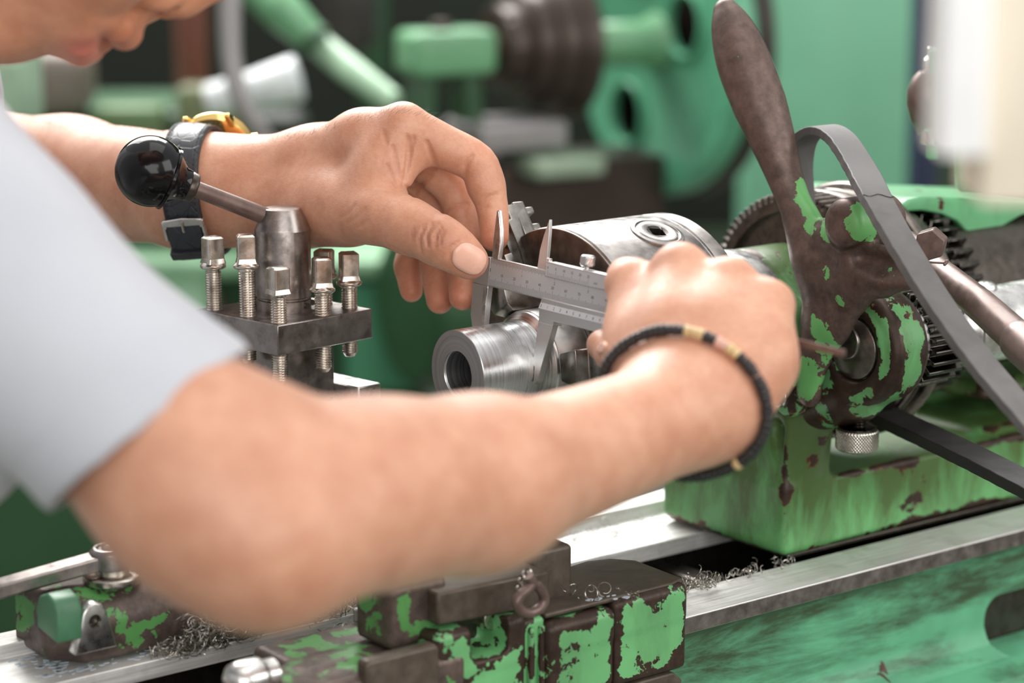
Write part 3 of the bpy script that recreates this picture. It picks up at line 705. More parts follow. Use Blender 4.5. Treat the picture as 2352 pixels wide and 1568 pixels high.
MB().lathe([(20, 300), (43, 300), (43, 303), (43, 318), (45, 319), (45, 640), (20, 640)], closed=True, seg=96).build('drum', m_dark, sg, .5)

# ---- spindle nose, collar
sp = thing('spindle', LF.pt(170, 0, -18), 'bright steel spindle collar between chuck and green bearing', 'spindle')
MB().lathe([(0.1, 136), (34, 136), (38, 140), (41.5, 150), (42.5, 170), (41, 185), (37, 188.5), (0.1, 188.5)], seg=96).build('spindle_collar', m_bright, sp, .5)
MB().lathe([(18.5, 219), (19.5, 219), (19.5, 303), (18.5, 303)], closed=True).build('spindle_shaft', m_bright, sp)

# ---- chuck
ch = thing('lathe_chuck', LF.pt(100, 0, -65), 'round three jaw lathe chuck of scratched grey steel with square key socket', 'chuck')
MB().lathe([(30, 63), (63, 63), (65, 64.6), (65, 125), (64, 126), (64, 127.2), (65, 128), (65, 136), (63, 138.5), (0.1, 138.5), (0.1, 90), (30, 90)], seg=160).build('chuck_body', m_chuck, ch, .3)
cut(ch.children[0], [MB(rotframe(LF, V(107, 0, 0), 'x', -g_)).lathe([(.1, 52), (5.3, 52), (5.3, 70), (.1, 70)], ax='z', seg=40).build('cutter', None) for g_ in (20, 140, 260)], 35)
MB().lathe([(29, 62.2), (64.2, 62.2), (64.4, 62.5), (64.4, 63.8), (29, 63.8)], closed=True, seg=160).build('chuck_face', m_chuckface, ch, .3)
for ang in (20, 140, 260):
    kf = rotframe(LF, V(107, 0, 0), 'x', -ang)      # z of this frame points out radially
    MB(kf).lathe([(4.6, 62.0), (4.6, 65.3), (5.6, 65.9), (10.2, 66.0), (10.8, 65.4), (11.2, 65.2), (11.6, 66), (13.6, 65.6), (14, 64.4), (14, 62)], ax='z', seg=64, closed=True).build('pinion_socket', m_chuck, ch, .2)
    sq = [(4.6 * cos(2 * pi * i / 64), 4.6 * sin(2 * pi * i / 64)) for i in range(64)]
    s2 = []
    for i in range(64):
        t = 2 * pi * i / 64; r_ = 3.6 / max(abs(cos(t)), abs(sin(t))); r_ = min(r_, 5.1); s2.append((r_ * cos(t + .3), r_ * sin(t + .3)))
    MB(kf).add([(x, y, 65.95) for x, y in [(q[0] * 1.25, q[1] * 1.25) for q in sq]] + [(x, y, 65.4) for x, y in s2] + [(x, y, 56) for x, y in s2] + [(0, 0, 56)],
               [(i, (i + 1) % 64, 64 + (i + 1) % 64, 64 + i) for i in range(64)] + [(64 + i, 64 + (i + 1) % 64, 128 + (i + 1) % 64, 128 + i) for i in range(64)] + [(128 + i, 128 + (i + 1) % 64, 192) for i in range(64)]).build('key_square', m_dark, ch)
for k, ang in enumerate((-36, 84, 204)):
    jf = rotframe(LF, V(0, 0, 0), 'x', -ang)
    j = MB(jf)
    # (x = along the spindle, z = radial): stepped jaw, tip with a V, wider foot running in the slot
    prof = [(63, 26.5), (43, 26.5), (39.5, 30), (39.5, 42), (47, 43), (47, 55), (54, 56), (54, 72), (60, 74), (60, 82), (72, 82), (72, 60), (72, 27)]
    w = 9.5
    v0 = [(x, -w if z > 33 else -4 - (z - 26.5) * .85, z) for x, z in prof]; v1 = [(x, -y, z) for x, y, z in v0]; n_ = len(prof)
    j.add(v0 + v1, [list(range(n_)), list(range(n_, 2 * n_))] + [(i, (i + 1) % n_, n_ + (i + 1) % n_, n_ + i) for i in range(n_)])
    jo = j.build('jaw', m_jaw, ch, .9)
    groove = MB(jf)
    groove.box(52, 58, -12, -6.4, 20, 90).box(52, 58, 6.4, 12, 20, 90)
    cut(jo, [groove.build('cutter', None)])
    jt = MB(jf)
    for q in range(2): jt.prism([(-8, 67 + q * 9.5), (8, 67 + q * 9.5), (8, 70.5 + q * 9.5), (-8, 70.5 + q * 9.5)], 71.5, 77.5, 'yz')
    jt.box(65, 72, -9.4, 9.4, 64, 83).build('scroll_teeth', m_jaw, jo, .6)

# ---- workpiece
wk = thing('turned_sleeve', LF.pt(20, 0, -21.5), 'shiny turned steel sleeve with bored hole gripped in the chuck', 'workpiece')
MB().lathe([(11.8, -0.02), (12.6, 0.0), (21.3, 0.0), (21.5, 0.25), (21.5, 37.6), (21.2, 37.8), (21.2, 38.4), (22, 38.6), (25.2, 41.4), (25.6, 42.5), (25.6, 60), (11, 60), (11, 34), (11, 2), (11.2, 0.8)], closed=True, seg=192).build('sleeve_body', m_work, wk, 0, sharp=25)
bore = [(11.25, 0.5)] + [(11.0 + (0.22 if i % 2 else 0), 1.2 + i * 0.55) for i in range(60)]
MB().lathe(bore + [(11.6, 34), (11.6, 0.5)], closed=True, seg=128).build('bore', turned('bored_steel', (0.82, 0.83, 0.83, 1), 0.34, 900, 0.4), wk, sharp=15)
MB().lathe([(11.5, -0.06), (21.2, -0.06), (21.2, 0.1), (11.5, 0.1)], closed=True, seg=192).build('end_face', m_workface, wk, 0, sharp=25)
MB().lathe([(25.7, 42.6), (25.9, 43), (25.9, 63), (20, 63), (20, 43)], closed=True, seg=128).build('raw_stock', m_stock, wk, .3)

# ---- back gear shaft
bs = thing('back_gear_shaft', LF.pt(300, 75, -24), 'steel gear shaft with oily pinion and bright sleeve beside the belt', 'gear shaft')
MB().prism([(x + 75, y) for x, y in gear_poly(20.5, 25.5, 25, .45)], 227, 252, 'yz').build('pinion_gear', m_oily, bs, .5)
MB().lathe([(5, 217), (21, 217), (22, 218), (22, 226), (21, 227), (5, 227)], (0, 75, 0), closed=True).build('shaft_collar', m_bright, bs, .6)
MB().lathe([(5, 252), (17, 252), (17.5, 254), (17.5, 270), (19.5, 271), (20, 275), (20, 520), (5, 520)], (0, 75, 0), closed=True).build('bright_sleeve', m_bright, bs, .6)
MB(LF.sub(V(291, 75, 0))).lathe([(0.1, 23.4), (3.4, 23), (5.6, 21.6), (6.2, 20), (6.2, 18.6), (0.1, 18.6)], ax='z', seg=32).build('oil_plug', m_bright, bs)

# ---- guard over the gears and lubricator
gd = thing('gear_guard', LF.pt(340, 0, 30), 'green painted cast guard with drooping front lip over the gears', 'guard')
def gpt(px, py, n): return LF(inv(px, py, n=n))
def slab(front, dv, name, mat, par, bev):
    n_ = len(front); f_ = np.array(front); return MB(WF).addw(np.concatenate([f_, f_ + dv]), [list(range(n_))[::-1], list(range(n_, 2 * n_))] + [(i, (i + 1) % n_, n_ + (i + 1) % n_, n_ + i) for i in range(n_)]).build(name, mat, par, bev, 3)
lip = [(2074, 474), (2088, 458), (2120, 452), (2200, 455), (2480, 468), (2480, 486), (2352, 492), (2305, 520), (2268, 556), (2246, 560), (2228, 540), (2200, 508), (2165, 492), (2120, 484), (2082, 486)]
slab([gpt(x, y, 22) for x, y in lip], N * -.006, 'front_lip', m_guard, gd, 1.6)
slab([gpt(2084, 468, 20), gpt(2110, 458, 20), gpt(2480, 470, 20), gpt(2480, 478, 20), gpt(2084, 476, 20)], N * -.086, 'top_plate', m_guard, gd, 1.4)
lu = thing('lubricator', LF.pt(352, -18, 62), 'dark bulbous oil cup on green stem standing on the gear guard', 'oil cup')
cf = camframe(P(2228, 437, 1.335))
MB(cf).prism([(-7, 0), (9, 0), (8, 25), (-9, 27)], -6, 8, 'xz').build('stem_block', m_guard, lu, 2, 3)
MB(cf).prism([(-6, 20), (6, 20), (6, 90), (-6, 90)], -5, 5, 'xz').build('stem', m_guard, lu, 2, 3)
MB(cf).prism([(-26, 32), (0, 32), (0, 34), (-26, 34)], -4, 4, 'xz').build('bracket', m_guard, lu, 1)
MB(camframe(P(2128, 240, 1.34))).lathe([(0.1, -19), (4, -17), (8.5, -9), (11, 0), (11, 8), (8, 15), (5, 18), (0.1, 18.5)], ax='z', seg=40).build('oil_bulb', m_brownrod, lu)
MB(camframe(P(2146, 145, 1.34))).lathe([(0.1, -6), (6, -6), (6, 2), (4, 4), (4, 9), (0.1, 9)], ax='z', seg=24).build('cap_nut', m_bright, lu, .4)
MB(camframe(P(2140, 312, 1.34))).lathe([(0.1, -5), (6, -4), (6, 3), (0.1, 4)], ax='z', seg=24).build('lower_nut', m_bright, lu, .4)
MB(camframe(P(2146, 240, 1.34))).box(-3, 3, -3, 3, -30, 30).build('green_strap', m_guard, lu, 1)

# ---- brown handle rod
rd = thing('handle_rod', P(2250, 700, 1.17), 'brown steel rod sloping down behind the grey belt', 'rod')
MB().tube([P(2085, 560, 1.235), P(2160, 628, 1.20), P(2250, 698, 1.165), P(2345, 783, 1.13)], [7, 7.5, 8, 8.6], 24, True).build('rod', m_brownrod, rd)
MB().tube([P(2338, 776, 1.133), P(2341, 779, 1.131), P(2352, 789, 1.127), P(2420, 850, 1.10)], [8.6, 10, 10.4, 10.4], 24, True).build('end_collar', m_brownrod, rd, .3)

# ---- belts
def belt(name, pts, wid, thick, mat, lab, wdir=A, seam=None, n=10, grp=None):
    p = spline([P(*q) for q in pts], n); k = len(p); tg = np.gradient(p, axis=0); tg /= np.linalg.norm(tg, axis=1)[:, None]
    v = []
    for i in range(k):
        wd = nrm(wdir - tg[i] * (wdir @ tg[i])); nn = np.cross(tg[i], wd)
        jz = 0.35 * sin(i * 2.3) + 0.25 * sin(i * 5.1)
        for (a_, b_) in ((-.5, -.5), (.5, -.5), (.5, .5), (-.5, .5)): v.append(p[i] + wd * (a_ * wid + (jz * .5 if a_ < 0 else 0)) / 1000 + nn * b_ * thick / 1000)
    f = [(i * 4 + j, i * 4 + (j + 1) % 4, (i + 1) * 4 + (j + 1) % 4, (i + 1) * 4 + j) for i in range(k - 1) for j in range(4)] + [(0, 1, 2, 3), tuple(range(4 * k - 4, 4 * k))]
    o = MB(WF).addw(v, f).build(name, mat, None, .5)
    return props(o, lab, 'belt'), p
bel, bp = belt('drive_belt', [(1846, 520, 1.262), (1838, 440, 1.26), (1836, 370, 1.256), (1850, 318, 1.248), (1888, 298, 1.235), (1930, 318, 1.216), (1975, 385, 1.188), (2013, 458, 1.158), (2070, 560, 1.135), (2150, 690, 1.115), (2250, 830, 1.095), (2352, 950, 1.07), (2480, 1100, 1.04)], 16.6, 4.6, m_rubber, 'slack grey flat belt looping up behind the lever and down to the right')
i0 = int(np.argmin(np.abs((bp - CAM) @ FWD * 0 + ((CY - FPX * ((bp - CAM) @ UP) / ((bp - CAM) @ FWD)) - 459))))
tgs = nrm(bp[i0 + 1] - bp[i0 - 1]); wds = nrm(A - tgs * (A @ tgs)); nns = np.cross(tgs, wds)
sm = MB(WF)
if nns @ FWD > 0: nns = -nns
sm.tube([bp[i0] + wds * (t - .5) * .0168 + tgs * (.0012 * sin(t * 9) - (t - .5) * .003) + nns * .0024 for t in np.linspace(0, 1, 9)], .28, 6, True)
sm.build('belt_seam', m_dark, bel, base=V(*bel.location))
belt('lower_belt', [(1950, 905, 1.31), (2040, 958, 1.28), (2140, 1005, 1.245), (2250, 1058, 1.205), (2352, 1110, 1.17), (2480, 1175, 1.13)], 19.5, 6, m_rubberdk, 'black belt strand running out from under the pulley to the lower right')

# ---- carriage on the front way
ca = thing('carriage', LF.pt(10, 60, -150), 'green carriage with chipped square panels riding on the front way', 'carriage')
def lb(a0, a1, n0, n1, z0, z1, r, k=.003):
    g = G(k, k); lbox(g, a0, a1, n0, n1, z0, z1, r); return g
def saddle(a0, a1, n0, n1, z0, z1, r, k=.003):
    g = lb(a0, a1, 75, n1, z0, z1, min(r, (n1 - 75) * .48), k); lbox(g, a0, a1, n0, n1, -119.3, z1, r); return g
cast('end_panel', [saddle(31.8, 78, 30, 81.5, -143, -100, 4.5)], .0012, m_saddle, ca, 3.6, .21, .0)
cast('centre_panel', [saddle(-9.5, 31, 34, 83.5, -141.5, -102.5, 4.5)], .0012, m_saddle, ca, 3.6, .21, .0)
MB().prism([(30, 24), (33, 30), (60, 26), (72, 30), (80, 40), (79, 76), (70, 79), (-8, 79), (-8, 26)], -101, -98.6, 'xy').build('wear_plate', m_saddletop, ca, .8)
hol = lb(-52, -31, 59, 110, -112, -84, 4, .002); hol.sub = True
cast('apron_panel', [saddle(-71, -20.5, 40, 80.5, -175, -96, 4), hol], .0013, m_saddle, ca, 4, .2)
cast('groove_wall', [saddle(-22, -8, 42, 78, -175, -100, 2)], .0014, m_saddle, ca, 3, .15)
for x in (-18.5, -12.5): cast('rib', [lb(x, x + 3.4, 75, 81, -170, -103, 1.6)], .0009, m_saddle, ca, 2, .15)
MB().prism(rrect(-112, -72, -170, -98, 3), 76, 84, 'xz').build('worn_panel', m_saddletop, ca, 2, 3)
MB().prism([(-21, -149), (-21, -143.5), (70, -143.5), (76, -149), (70, -157), (-21, -160)], 70, 81, 'xz').build('keeper_strip', m_saddletop, ca, 1)
MB(LF.sub(V(62, 72, 0))).lathe([(0.1, -163), (6, -163), (6.4, -162), (6.4, -157), (0.1, -157)], ax='z', seg=6).build('keeper_bolt', m_dark, ca, .4)
MB().box(-51.6, -31.4, 58.6, 59.5, -112, -84.5).build('recess_dark_plate', m_dark, ca)  # dark plate added to darken the inside of the recess
sq_ = inv(1136, 1420, n=69)
MB(LF.sub(V(sq_[0], 0, sq_[2]))).lathe([(0.1, 58), (6.6, 58), (6.6, 66), (5.6, 69), (2.2, 69), (1.9, 66.8), (0.1, 66.8)], ax='y', seg=40).build('socket_screw', m_bolt, ca, .3)
# raised bracket behind the ring
MB().prism(rrect(-2, 22, -101, -74, 3), 40, 62, 'xz').build('bracket_block', m_saddletop, ca, 2.5, 3)
MB().prism([(-66, -94), (-2, -97), (-2, -80), (-66, -78)], 42, 74, 'xz').build('bracket_wall', m_saddletop, ca, 1.5)
cast('stop_block', [lb(-86, -54, 36, 66, -105, -74, 4)], .0012, m_slide, ca, 4, .2, .03)
gw = G(.006, .006); lbox(gw, -150, -56, 75, 81, -175, -107, 2.8); lbox(gw, -150, -56, 44, 80, -119.3, -107, 4); lbox(gw, -128, -50, 14, 60, -119.3, -106, 4)
gw.cyl(LF.pt(-146, 60, -113), Z, .020, .0062, .003); gw.cyl(LF.pt(-146, 75, -140), Z, .006, .033, .003)
cast('wing_casting', [gw], .0014, m_slide, ca, 5, .22, .0)
MB().prism([(-62, 8), (-44, 40), (-52, 46), (-72, 14)], -107, -100, 'xy').build('bright_wedge', m_bright, ca, 1)
gq = inv(585, 1556, n=62)
MB(LF.sub(gq)).lathe([(0.1, -14), (5, -13.4), (8, -11), (9, -7), (9, 2), (7, 4), (7, 10), (0.1, 10)], ax='x', seg=48).build('gib_screw', m_bright, ca, .4)
# oily ring and chain
rg = thing('split_ring', LF.pt(-30, 90, -90), 'teardrop steel hook ring hanging on a short chain before the carriage', 'hook')
rpx = [(1214, 1322), (1222, 1338), (1212, 1352), (1196, 1366), (1187, 1384), (1198, 1402), (1218, 1407), (1240, 1396), (1250, 1376), (1244, 1356), (1234, 1344)]
MB().tube(spline([LF(inv(x, y, n=92)) for x, y in rpx], 8), 2.5, 14, True).build('hook', m_brownrod, rg)
cpx = [LF(inv(x, y, n=89)) for x, y in ((1215, 1312), (1202, 1322), (1197, 1334), (1194, 1348), (1188, 1360))]
for i, q in enumerate(spline(cpx, 3)[::2]):
    MB(LF.sub((q - O) @ LAX.T * 1000)).lathe([(1.0, -.35), (1.75, -.35), (1.75, .35), (1.0, .35)], ax='xyz'[i % 2], seg=14, closed=True).build('chain_link', m_bolt, rg)

# ---- lever slide at the far left on the rear way
sl = thing('lock_slide', LF.pt(-160, -55, -119), 'rounded slide block with rubbed green paint on the rear way at the left', 'slide')
gsl = G(.006, .006); lbox(gsl, -196, -40, -88, -52, -119, -86, 4); gsl.rc(LF.pt(-182, -54, -103), LF.pt(-50, -54, -103), .0155, .0155); lbox(gsl, -184, -40, -60, -40, -119, -108, 3)
cast('slide_block', [gsl], .0014, m_slide, sl, 5, .15, .012)
eb = inv(140, 1409, n=-40); ebf = LF.sub(V(eb[0], -40, eb[2]))
MB(ebf).prism([(-11, -8), (9, -11), (10, 4), (7, 9), (0, 11), (-8, 8), (-11, 2)], -7, 6, 'yz').build('end_boss', plain('boss_green', lin(84, 136, 102), .4, scale=60), sl, 1.6, 3)
lg = inv(214, 1492, n=-37); lgf = LF.sub(lg)
lug = [(-11, 0), (-6, 19), (-3.5, 22.6), (0, 23.8), (3.5, 22.6), (6, 19), (11, 0)]
lo_ = MB(lgf).prism(lug, -4, 3, 'xz').build('lug', m_bright, sl, 1.2, 3)
cut(lo_, [MB(lgf).lathe([(0.1, -9), (3.2, -9), (3.2, 9), (0.1, 9)], (0, 0, 14.5), 'y', 32).build('cutter', None)])
MB(lgf.sub(V(0, 0, 14.5))).lathe([(0.1, -3), (3.1, -3), (3.1, 0), (0.1, 0)], ax='y', seg=24).build('lug_pin', m_dark, sl, .3)
wr = thing('lock_lever', LF.pt(-164, -52, -84), 'flat steel locking lever reaching left from a hexagon nut and washer', 'lever')
nf = LF.sub(V(-161, -53, -86))
MB(nf).lathe([(0.1, 0), (13.5, 0), (14, .5), (14, 3.2), (13.2, 3.8), (0.1, 3.8)], ax='z', seg=64).build('washer', m_bolt, wr, .2)
MB(nf).lathe([(0.1, 3.8), (7.4, 3.8), (7.4, 7), (0.1, 7)], ax='z', seg=48).build('spacer_ring', m_bolt, wr, .2)
MB(nf).lathe([(0.1, 7), (10.6, 7), (10.6, 15), (9, 16.5), (7.2, 16.5), (7, 15.6), (0.1, 15.6)], ax='z', seg=12).build('hub', m_post, wr, .5)
MB(nf).lathe([(0.1, 15), (5.6, 15), (5.6, 16), (3.8, 17.6), (0.1, 18.2)], ax='z', seg=32).build('centre_nut', m_bolt, wr, .3)
h0 = nf.pt(0, 0, 11.5); h1 = P(-60, 1368, 1.10); hd = nrm(h1 - h0); hw = nrm(np.cross(hd, Z)); hf = Frame(h0, hd, hw, nrm(np.cross(hw, hd)))
MB(hf).prism([(6, -6.2), (70, -5), (140, -5), (140, 5), (70, 5), (6, 6.2)], -3.6, 3.6, 'xy').build('lever_bar', m_post, wr, 1.2)

# ---- swarf: curled turnings nobody could count
m_swarf = steel('swarf_steel', (0.50, 0.47, 0.42, 1), 0.28, grime=0.4, gcol=(46, 40, 32))
def swarf(name, spots, count, lab, seed, size=(1.8, 5.5), par=None):
    r = random.Random(seed); mb = MB(LF)
    for i in range(count):
        c, e1, e2 = spots[r.randrange(len(spots))]
        t = r.random(); o_ = np.array(c) + (np.array(e1) - np.array(c)) * t + (np.array(e2) - np.array(c)) * r.random() + V(r.gauss(0, 1.2), r.gauss(0, 1.2), abs(r.gauss(0, 1.4)))
        ax_ = nrm([r.gauss(0, 1), r.gauss(0, 1), r.gauss(0, .6)]); u = nrm(np.cross(ax_, [0.2, 0.5, 0.9])); w = np.cross(ax_, u)
        R = r.uniform(*size); tn = r.choice([.3, .5, .8, 1.2, 1.8]) * r.uniform(.8, 1.3); pitch = r.uniform(.5, 5.5); k = int(6 + tn * 9)
        pts = [o_ + R * (1 - .3 * q / k) * (cos(2 * pi * tn * q / k) * u + sin(2 * pi * tn * q / k) * w) + ax_ * pitch * tn * q / k for q in range(k)]
        mb.tube(pts, r.uniform(.10, .24), 4)
    o = mb.build(name, m_swarf, None); props(o, lab, 'metal shavings', None, 'stuff'); return o
swarf('metal_swarf', [((-120, -40, -119), (-30, -36, -119), (-120, -28, -112)), ((-150, -36, -120), (-95, -36, -120), (-150, -30, -117)), ((-112, -10, -125), (-62, -10, -122), (-110, 28, -112)), ((-135, -34, -119), (-60, -32, -117), (-135, -32, -104))], 900, 'tangled heap of curly steel shavings below the forearm at the lower left', 3)
swarf('metal_swarf', [((100, 36, -121), (180, 40, -120), (100, 46, -117)), ((105, 40, -118), (125, 44, -119), (105, 50, -114))], 130, 'curly steel shavings lying on the front way before the headstock', 5, (1.2, 3.6))
swarf('metal_swarf', [((85, -70, -120), (180, -70, -120), (85, -48, -119))], 60, 'few steel shavings scattered on the rear way', 6, (1.0, 3))
swarf('metal_swarf', [((10, 60, -98), (52, 70, -98), (12, 76, -97))], 16, 'stray steel curls on top of the carriage plate', 8, (1.2, 4.5))
def flakes(name, spots, n, lab, seed):
    r = random.Random(seed); mb = MB(LF)
    for i in range(n):
        c, e1, e2 = spots[r.randrange(len(spots))]; o_ = np.array(c, float) + (np.array(e1, float) - c) * r.random() + (np.array(e2, float) - c) * r.random()
        s_ = r.uniform(.6, 3.2); t = r.random() * pi; q = []
        for k in range(7): q.append((o_[0] + s_ * r.uniform(.6, 1.2) * cos(t + k * .9), o_[1] + s_ * .7 * r.uniform(.5, 1.1) * sin(t + k * .9)))
        mb.prism(q, o_[2] - .2, o_[2] + .25, 'xy')
    return props(mb.build(name, plain('milky_coolant', lin(196, 208, 218), .15, var=.1, bump=0), None, .15), lab, 'coolant', None, 'stuff')
flakes('coolant_drops', [((-205, -74, -121), (-80, -74, -121), (-205, -38, -121))], 260, 'milky coolant puddles and drops along the rear way', 2)
flakes('coolant_drops', [((18, 68, -98.6), (40, 74, -98.6), (18, 78, -98.6)), ((2, 44, -74), (20, 44, -74), (2, 58, -74))], 16, 'milky coolant drops on the carriage top', 4)

# ---- tool post
e_x = nrm(LF.pt(2.7, -76, 20) - LF.pt(-59.5, -69, 20)); e_y = nrm(LF.pt(-59.5, -69, 20) - LF.pt(-70, -127, 20))
e_x = V(e_x[0], e_x[1], 0); e_y = V(e_y[0], e_y[1], 0)
TP = Frame(LF.pt(-33.6, -102, 20), e_x, e_y, Z)
tp = thing('tool_post', LF.pt(-33.6, -102, -60), 'square four way tool post of dark steel with clamping screws and ball lever', 'tool post')
MB(TP).box(-30.5, 30.5, -30.5, 30.5, -15.2, 0).build('top_plate', m_post, tp, .6)
MB(TP).box(-17, 17, -17, 17, -56, -15).build('post_core', m_post, tp, .6)
MB(TP).box(-30.5, 30.5, -30.5, 30.5, -74, -56).build('base_plate', m_post, tp, .6)
MB(TP).lathe([(0.1, 0), (13.4, 0), (13.4, 5.4), (12.6, 5.8), (12.6, 6.6), (13.6, 7.2), (13.6, 40.8), (13.2, 42), (9.2, 51.2), (8.6, 51.6), (0.1, 51.6)], ax='z', seg=72).build('clamp_hub', m_post, tp, sharp=18)
MB(TP).lathe([(0.1, -2.2), (1.5, -2.2), (1.5, 1), (0.1, 1)], (3, 13.2, 3), 'y', 20).lathe([(0.1, -2), (1.5, -2), (1.5, 1), (0.1, 1)], (11, 8, 3), 'y', 20).build('tommy_hole', m_dark, tp)
fh = nrm(V(FWD[0], FWD[1], 0)); sn = nrm(-fh * cos(radians(58)) + RIGHT * sin(radians(58)))
sf = Frame(TP.pt(0, 0, 27) + sn * .01364, nrm(RIGHT * cos(radians(58)) + fh * sin(radians(58))), Z, sn)
tv, tf = text_geo('2', 4.0); MB(sf).add(np.stack([tv[:, 0] * .9, tv[:, 1], np.zeros(len(tv))], 1), tf).build('stamped_mark', m_bright, tp)
hub_top = TP.pt(0, 0, 44); ball = P(346, 393, 1.188); hdv = nrm(ball - hub_top)
hnd = MB(WF).tube([hub_top, hub_top + hdv * .0145, ball - hdv * .022], [4.2, 4.4, 4.1], 32, True).build('clamp_handle', m_brownrod, tp)
w1 = nrm(np.cross(hdv, Z)); BF = Frame(ball, -hdv, w1, np.cross(w1, -hdv))
prof = [(17.6 * sin(t), -17.6 * cos(t)) for t in np.linspace(0.01, 2.05, 28)]
MB(BF).lathe(prof + [(15.4, 8.8), (15.3, 10.6), (13.4, 11.4), (10.5, 14.2), (8.4, 16.5), (7.9, 19.5), (6.4, 20.2), (0.1, 20.2)], seg=72).build('ball_knob', m_black, hnd, base=ball)
MB(BF).lathe([(0.1, 19.5), (7.2, 19.5), (7.6, 20.2), (7.2, 23.4), (6, 24), (0.1, 24)], seg=48).build('ferrule', m_dark, hnd, .3)
knurl(16.2, 0, 0, BF, 'x', None, hnd) if False else MB(BF).lathe([(15.0, 8.9), (16.1, 9.1), (16.1, 10.4), (15.0, 10.6)], seg=144, closed=True, rfun=lambda r, h, t: r + (0.16 * sin(72 * t) if r > 15.5 else 0)).build('knurled_rim', m_black, hnd, base=ball)
def bolt_parts(mb, x, y, thr, collar, head, rot, bottom, cdia=6.3):
    F = rotframe(TP, V(x, y, 0), 'z', rot)
    q = MB(F); n_ = int(thr / .62)
    q.lathe([(0.1, -15)] + [(4.05 if i % 2 else 3.45, -.5 + i * thr / n_) for i in range(n_)] + [(3.9, thr)] + [(0.1, thr)], ax='z', seg=28)
    q.lathe([(0.1, bottom), (2.4, bottom), (3.6, bottom + 2)] + [(3.45 if i % 2 else 4.05, bottom + 2 + i * .62) for i in range(int((-15 - bottom - 2) / .62) + 1)] + [(0.1, -15)], ax='z', seg=28)
    if collar: q.lathe([(0.1, thr), (cdia - .8, thr), (cdia, thr + .7), (cdia, thr + 1.7), (cdia - 1.2, thr + 3), (0.1, thr + 3)], ax='z', seg=40)
    else: q.lathe([(0.1, thr - .2), (3.9, thr - .2), (3.9, thr + 1), (0.1, thr + 1)], ax='z', seg=30)
    z0 = thr + (3 if collar else 1); r1, r0 = 4.3, 4.9
    sq = lambda r: rrect(-r, r, -r, r, .9, 3)
    q.prism(sq(r0), z0 - .3, z0 + 2.2, 'xy', sq(r1)); q.prism(sq(r1), z0 + 2.2, z0 + head - .9, 'xy'); q.prism(sq(r1), z0 + head - .9, z0 + head, 'xy', sq(r1 - .9))
    return q.build('clamp_screw', m_bolt, mb, .35, sharp=25)
for a_ in ((-24, 24, 13.5, 0, 13, 8, -31), (-24, 1, 24, 1, 14, 35, -24), (-24, -24, 21, 1, 13.2, 10, -24), (3, 25, 11.5, 1, 14.5, 28, -29), (24, 3, 13, 1, 12, 60, -24), (25, 20, 11.5, 1, 14, 28, -25), (0, -24, 17, 1, 13, 15, -24), (25, -24, 13, 1, 13, 40, -24)):
    bolt_parts(tp, *a_)
cs = thing('compound_slide', LF.pt(-30, -110, -100), 'bright topped slide block carrying the tool post', 'slide')
MB(TP).box(-48, 34, -36, 40, -86, -56.2 - 18).build('slide_top', m_bright, cs, 1)
MB(TP).prism([(37, -40), (37, 29), (22, 29), (22, -40)], -72, -39.5, 'xy').build('side_ledge', m_bright, cs, .8)
MB(TP).box(-44, 40, -44, 44, -140, -86).build('slide_base', m_slide, cs, 2)
# ================================================================== vernier caliper
e_y2 = nrm(Z * 0.992 + A * 0.12)
KF = Frame(LF.pt(34.6, -21.5, 36), N, e_y2, nrm(np.cross(N, e_y2)))
if (KF.m[2] @ FWD) > 0: KF = Frame(KF.o, N, e_y2, -nrm(np.cross(N, e_y2)))    # third axis faces the front of the scale
vc = thing('vernier_caliper', KF.pt(60, 8, 0), 'satin steel vernier caliper held across the turned sleeve by both hands', 'caliper')
MB(KF).box(0, 200, 0, 14.2, -3.4, 0).prism([(-12.5, 0), (0, 0), (0, 14.2), (-4, 14.2), (-12.5, 12.5)], -3.4, 0, 'xy').build('beam', m_caliper, vc, .35)
MB(KF).box(0.3, 199.6, 0.8, 13.6, -.2, .06).build('scale_face', m_calface, vc)
MB(KF).prism([(-12.5, 0), (0, 0), (-.2, -9), (-.2, -40), (-2.6, -41), (-6, -32), (-12, -16)], -3.4, 0, 'xy').build('fixed_jaw', m_caliper, vc, .3)
MB(KF).prism([(-2.6, -1), (0, -1), (-.05, -9.4), (-2.8, -9.4)], -.1, .5, 'xy').prism([(-2.2, -9.8), (-.05, -9.8), (-.1, -40), (-1.6, -40)], -.1, .25, 'xy').build('jaw_edge', m_bright, vc)
MB(KF).prism([(0, 14), (6.2, 14), (6.4, 22), (5.2, 29), (2.2, 38), (.4, 37.5), (-.2, 24)], -2.6, -.8, 'xy').build('inside_jaw', m_caliper, vc, .25)
MB(KF).prism([(1.8, 14), (5.4, 14), (5.9, 23), (4.9, 29), (2.1, 37.4), (2.0, 28), (2.4, 23)], -.9, -.35, 'xy').build('inside_jaw_edge', m_bright, vc, .1)
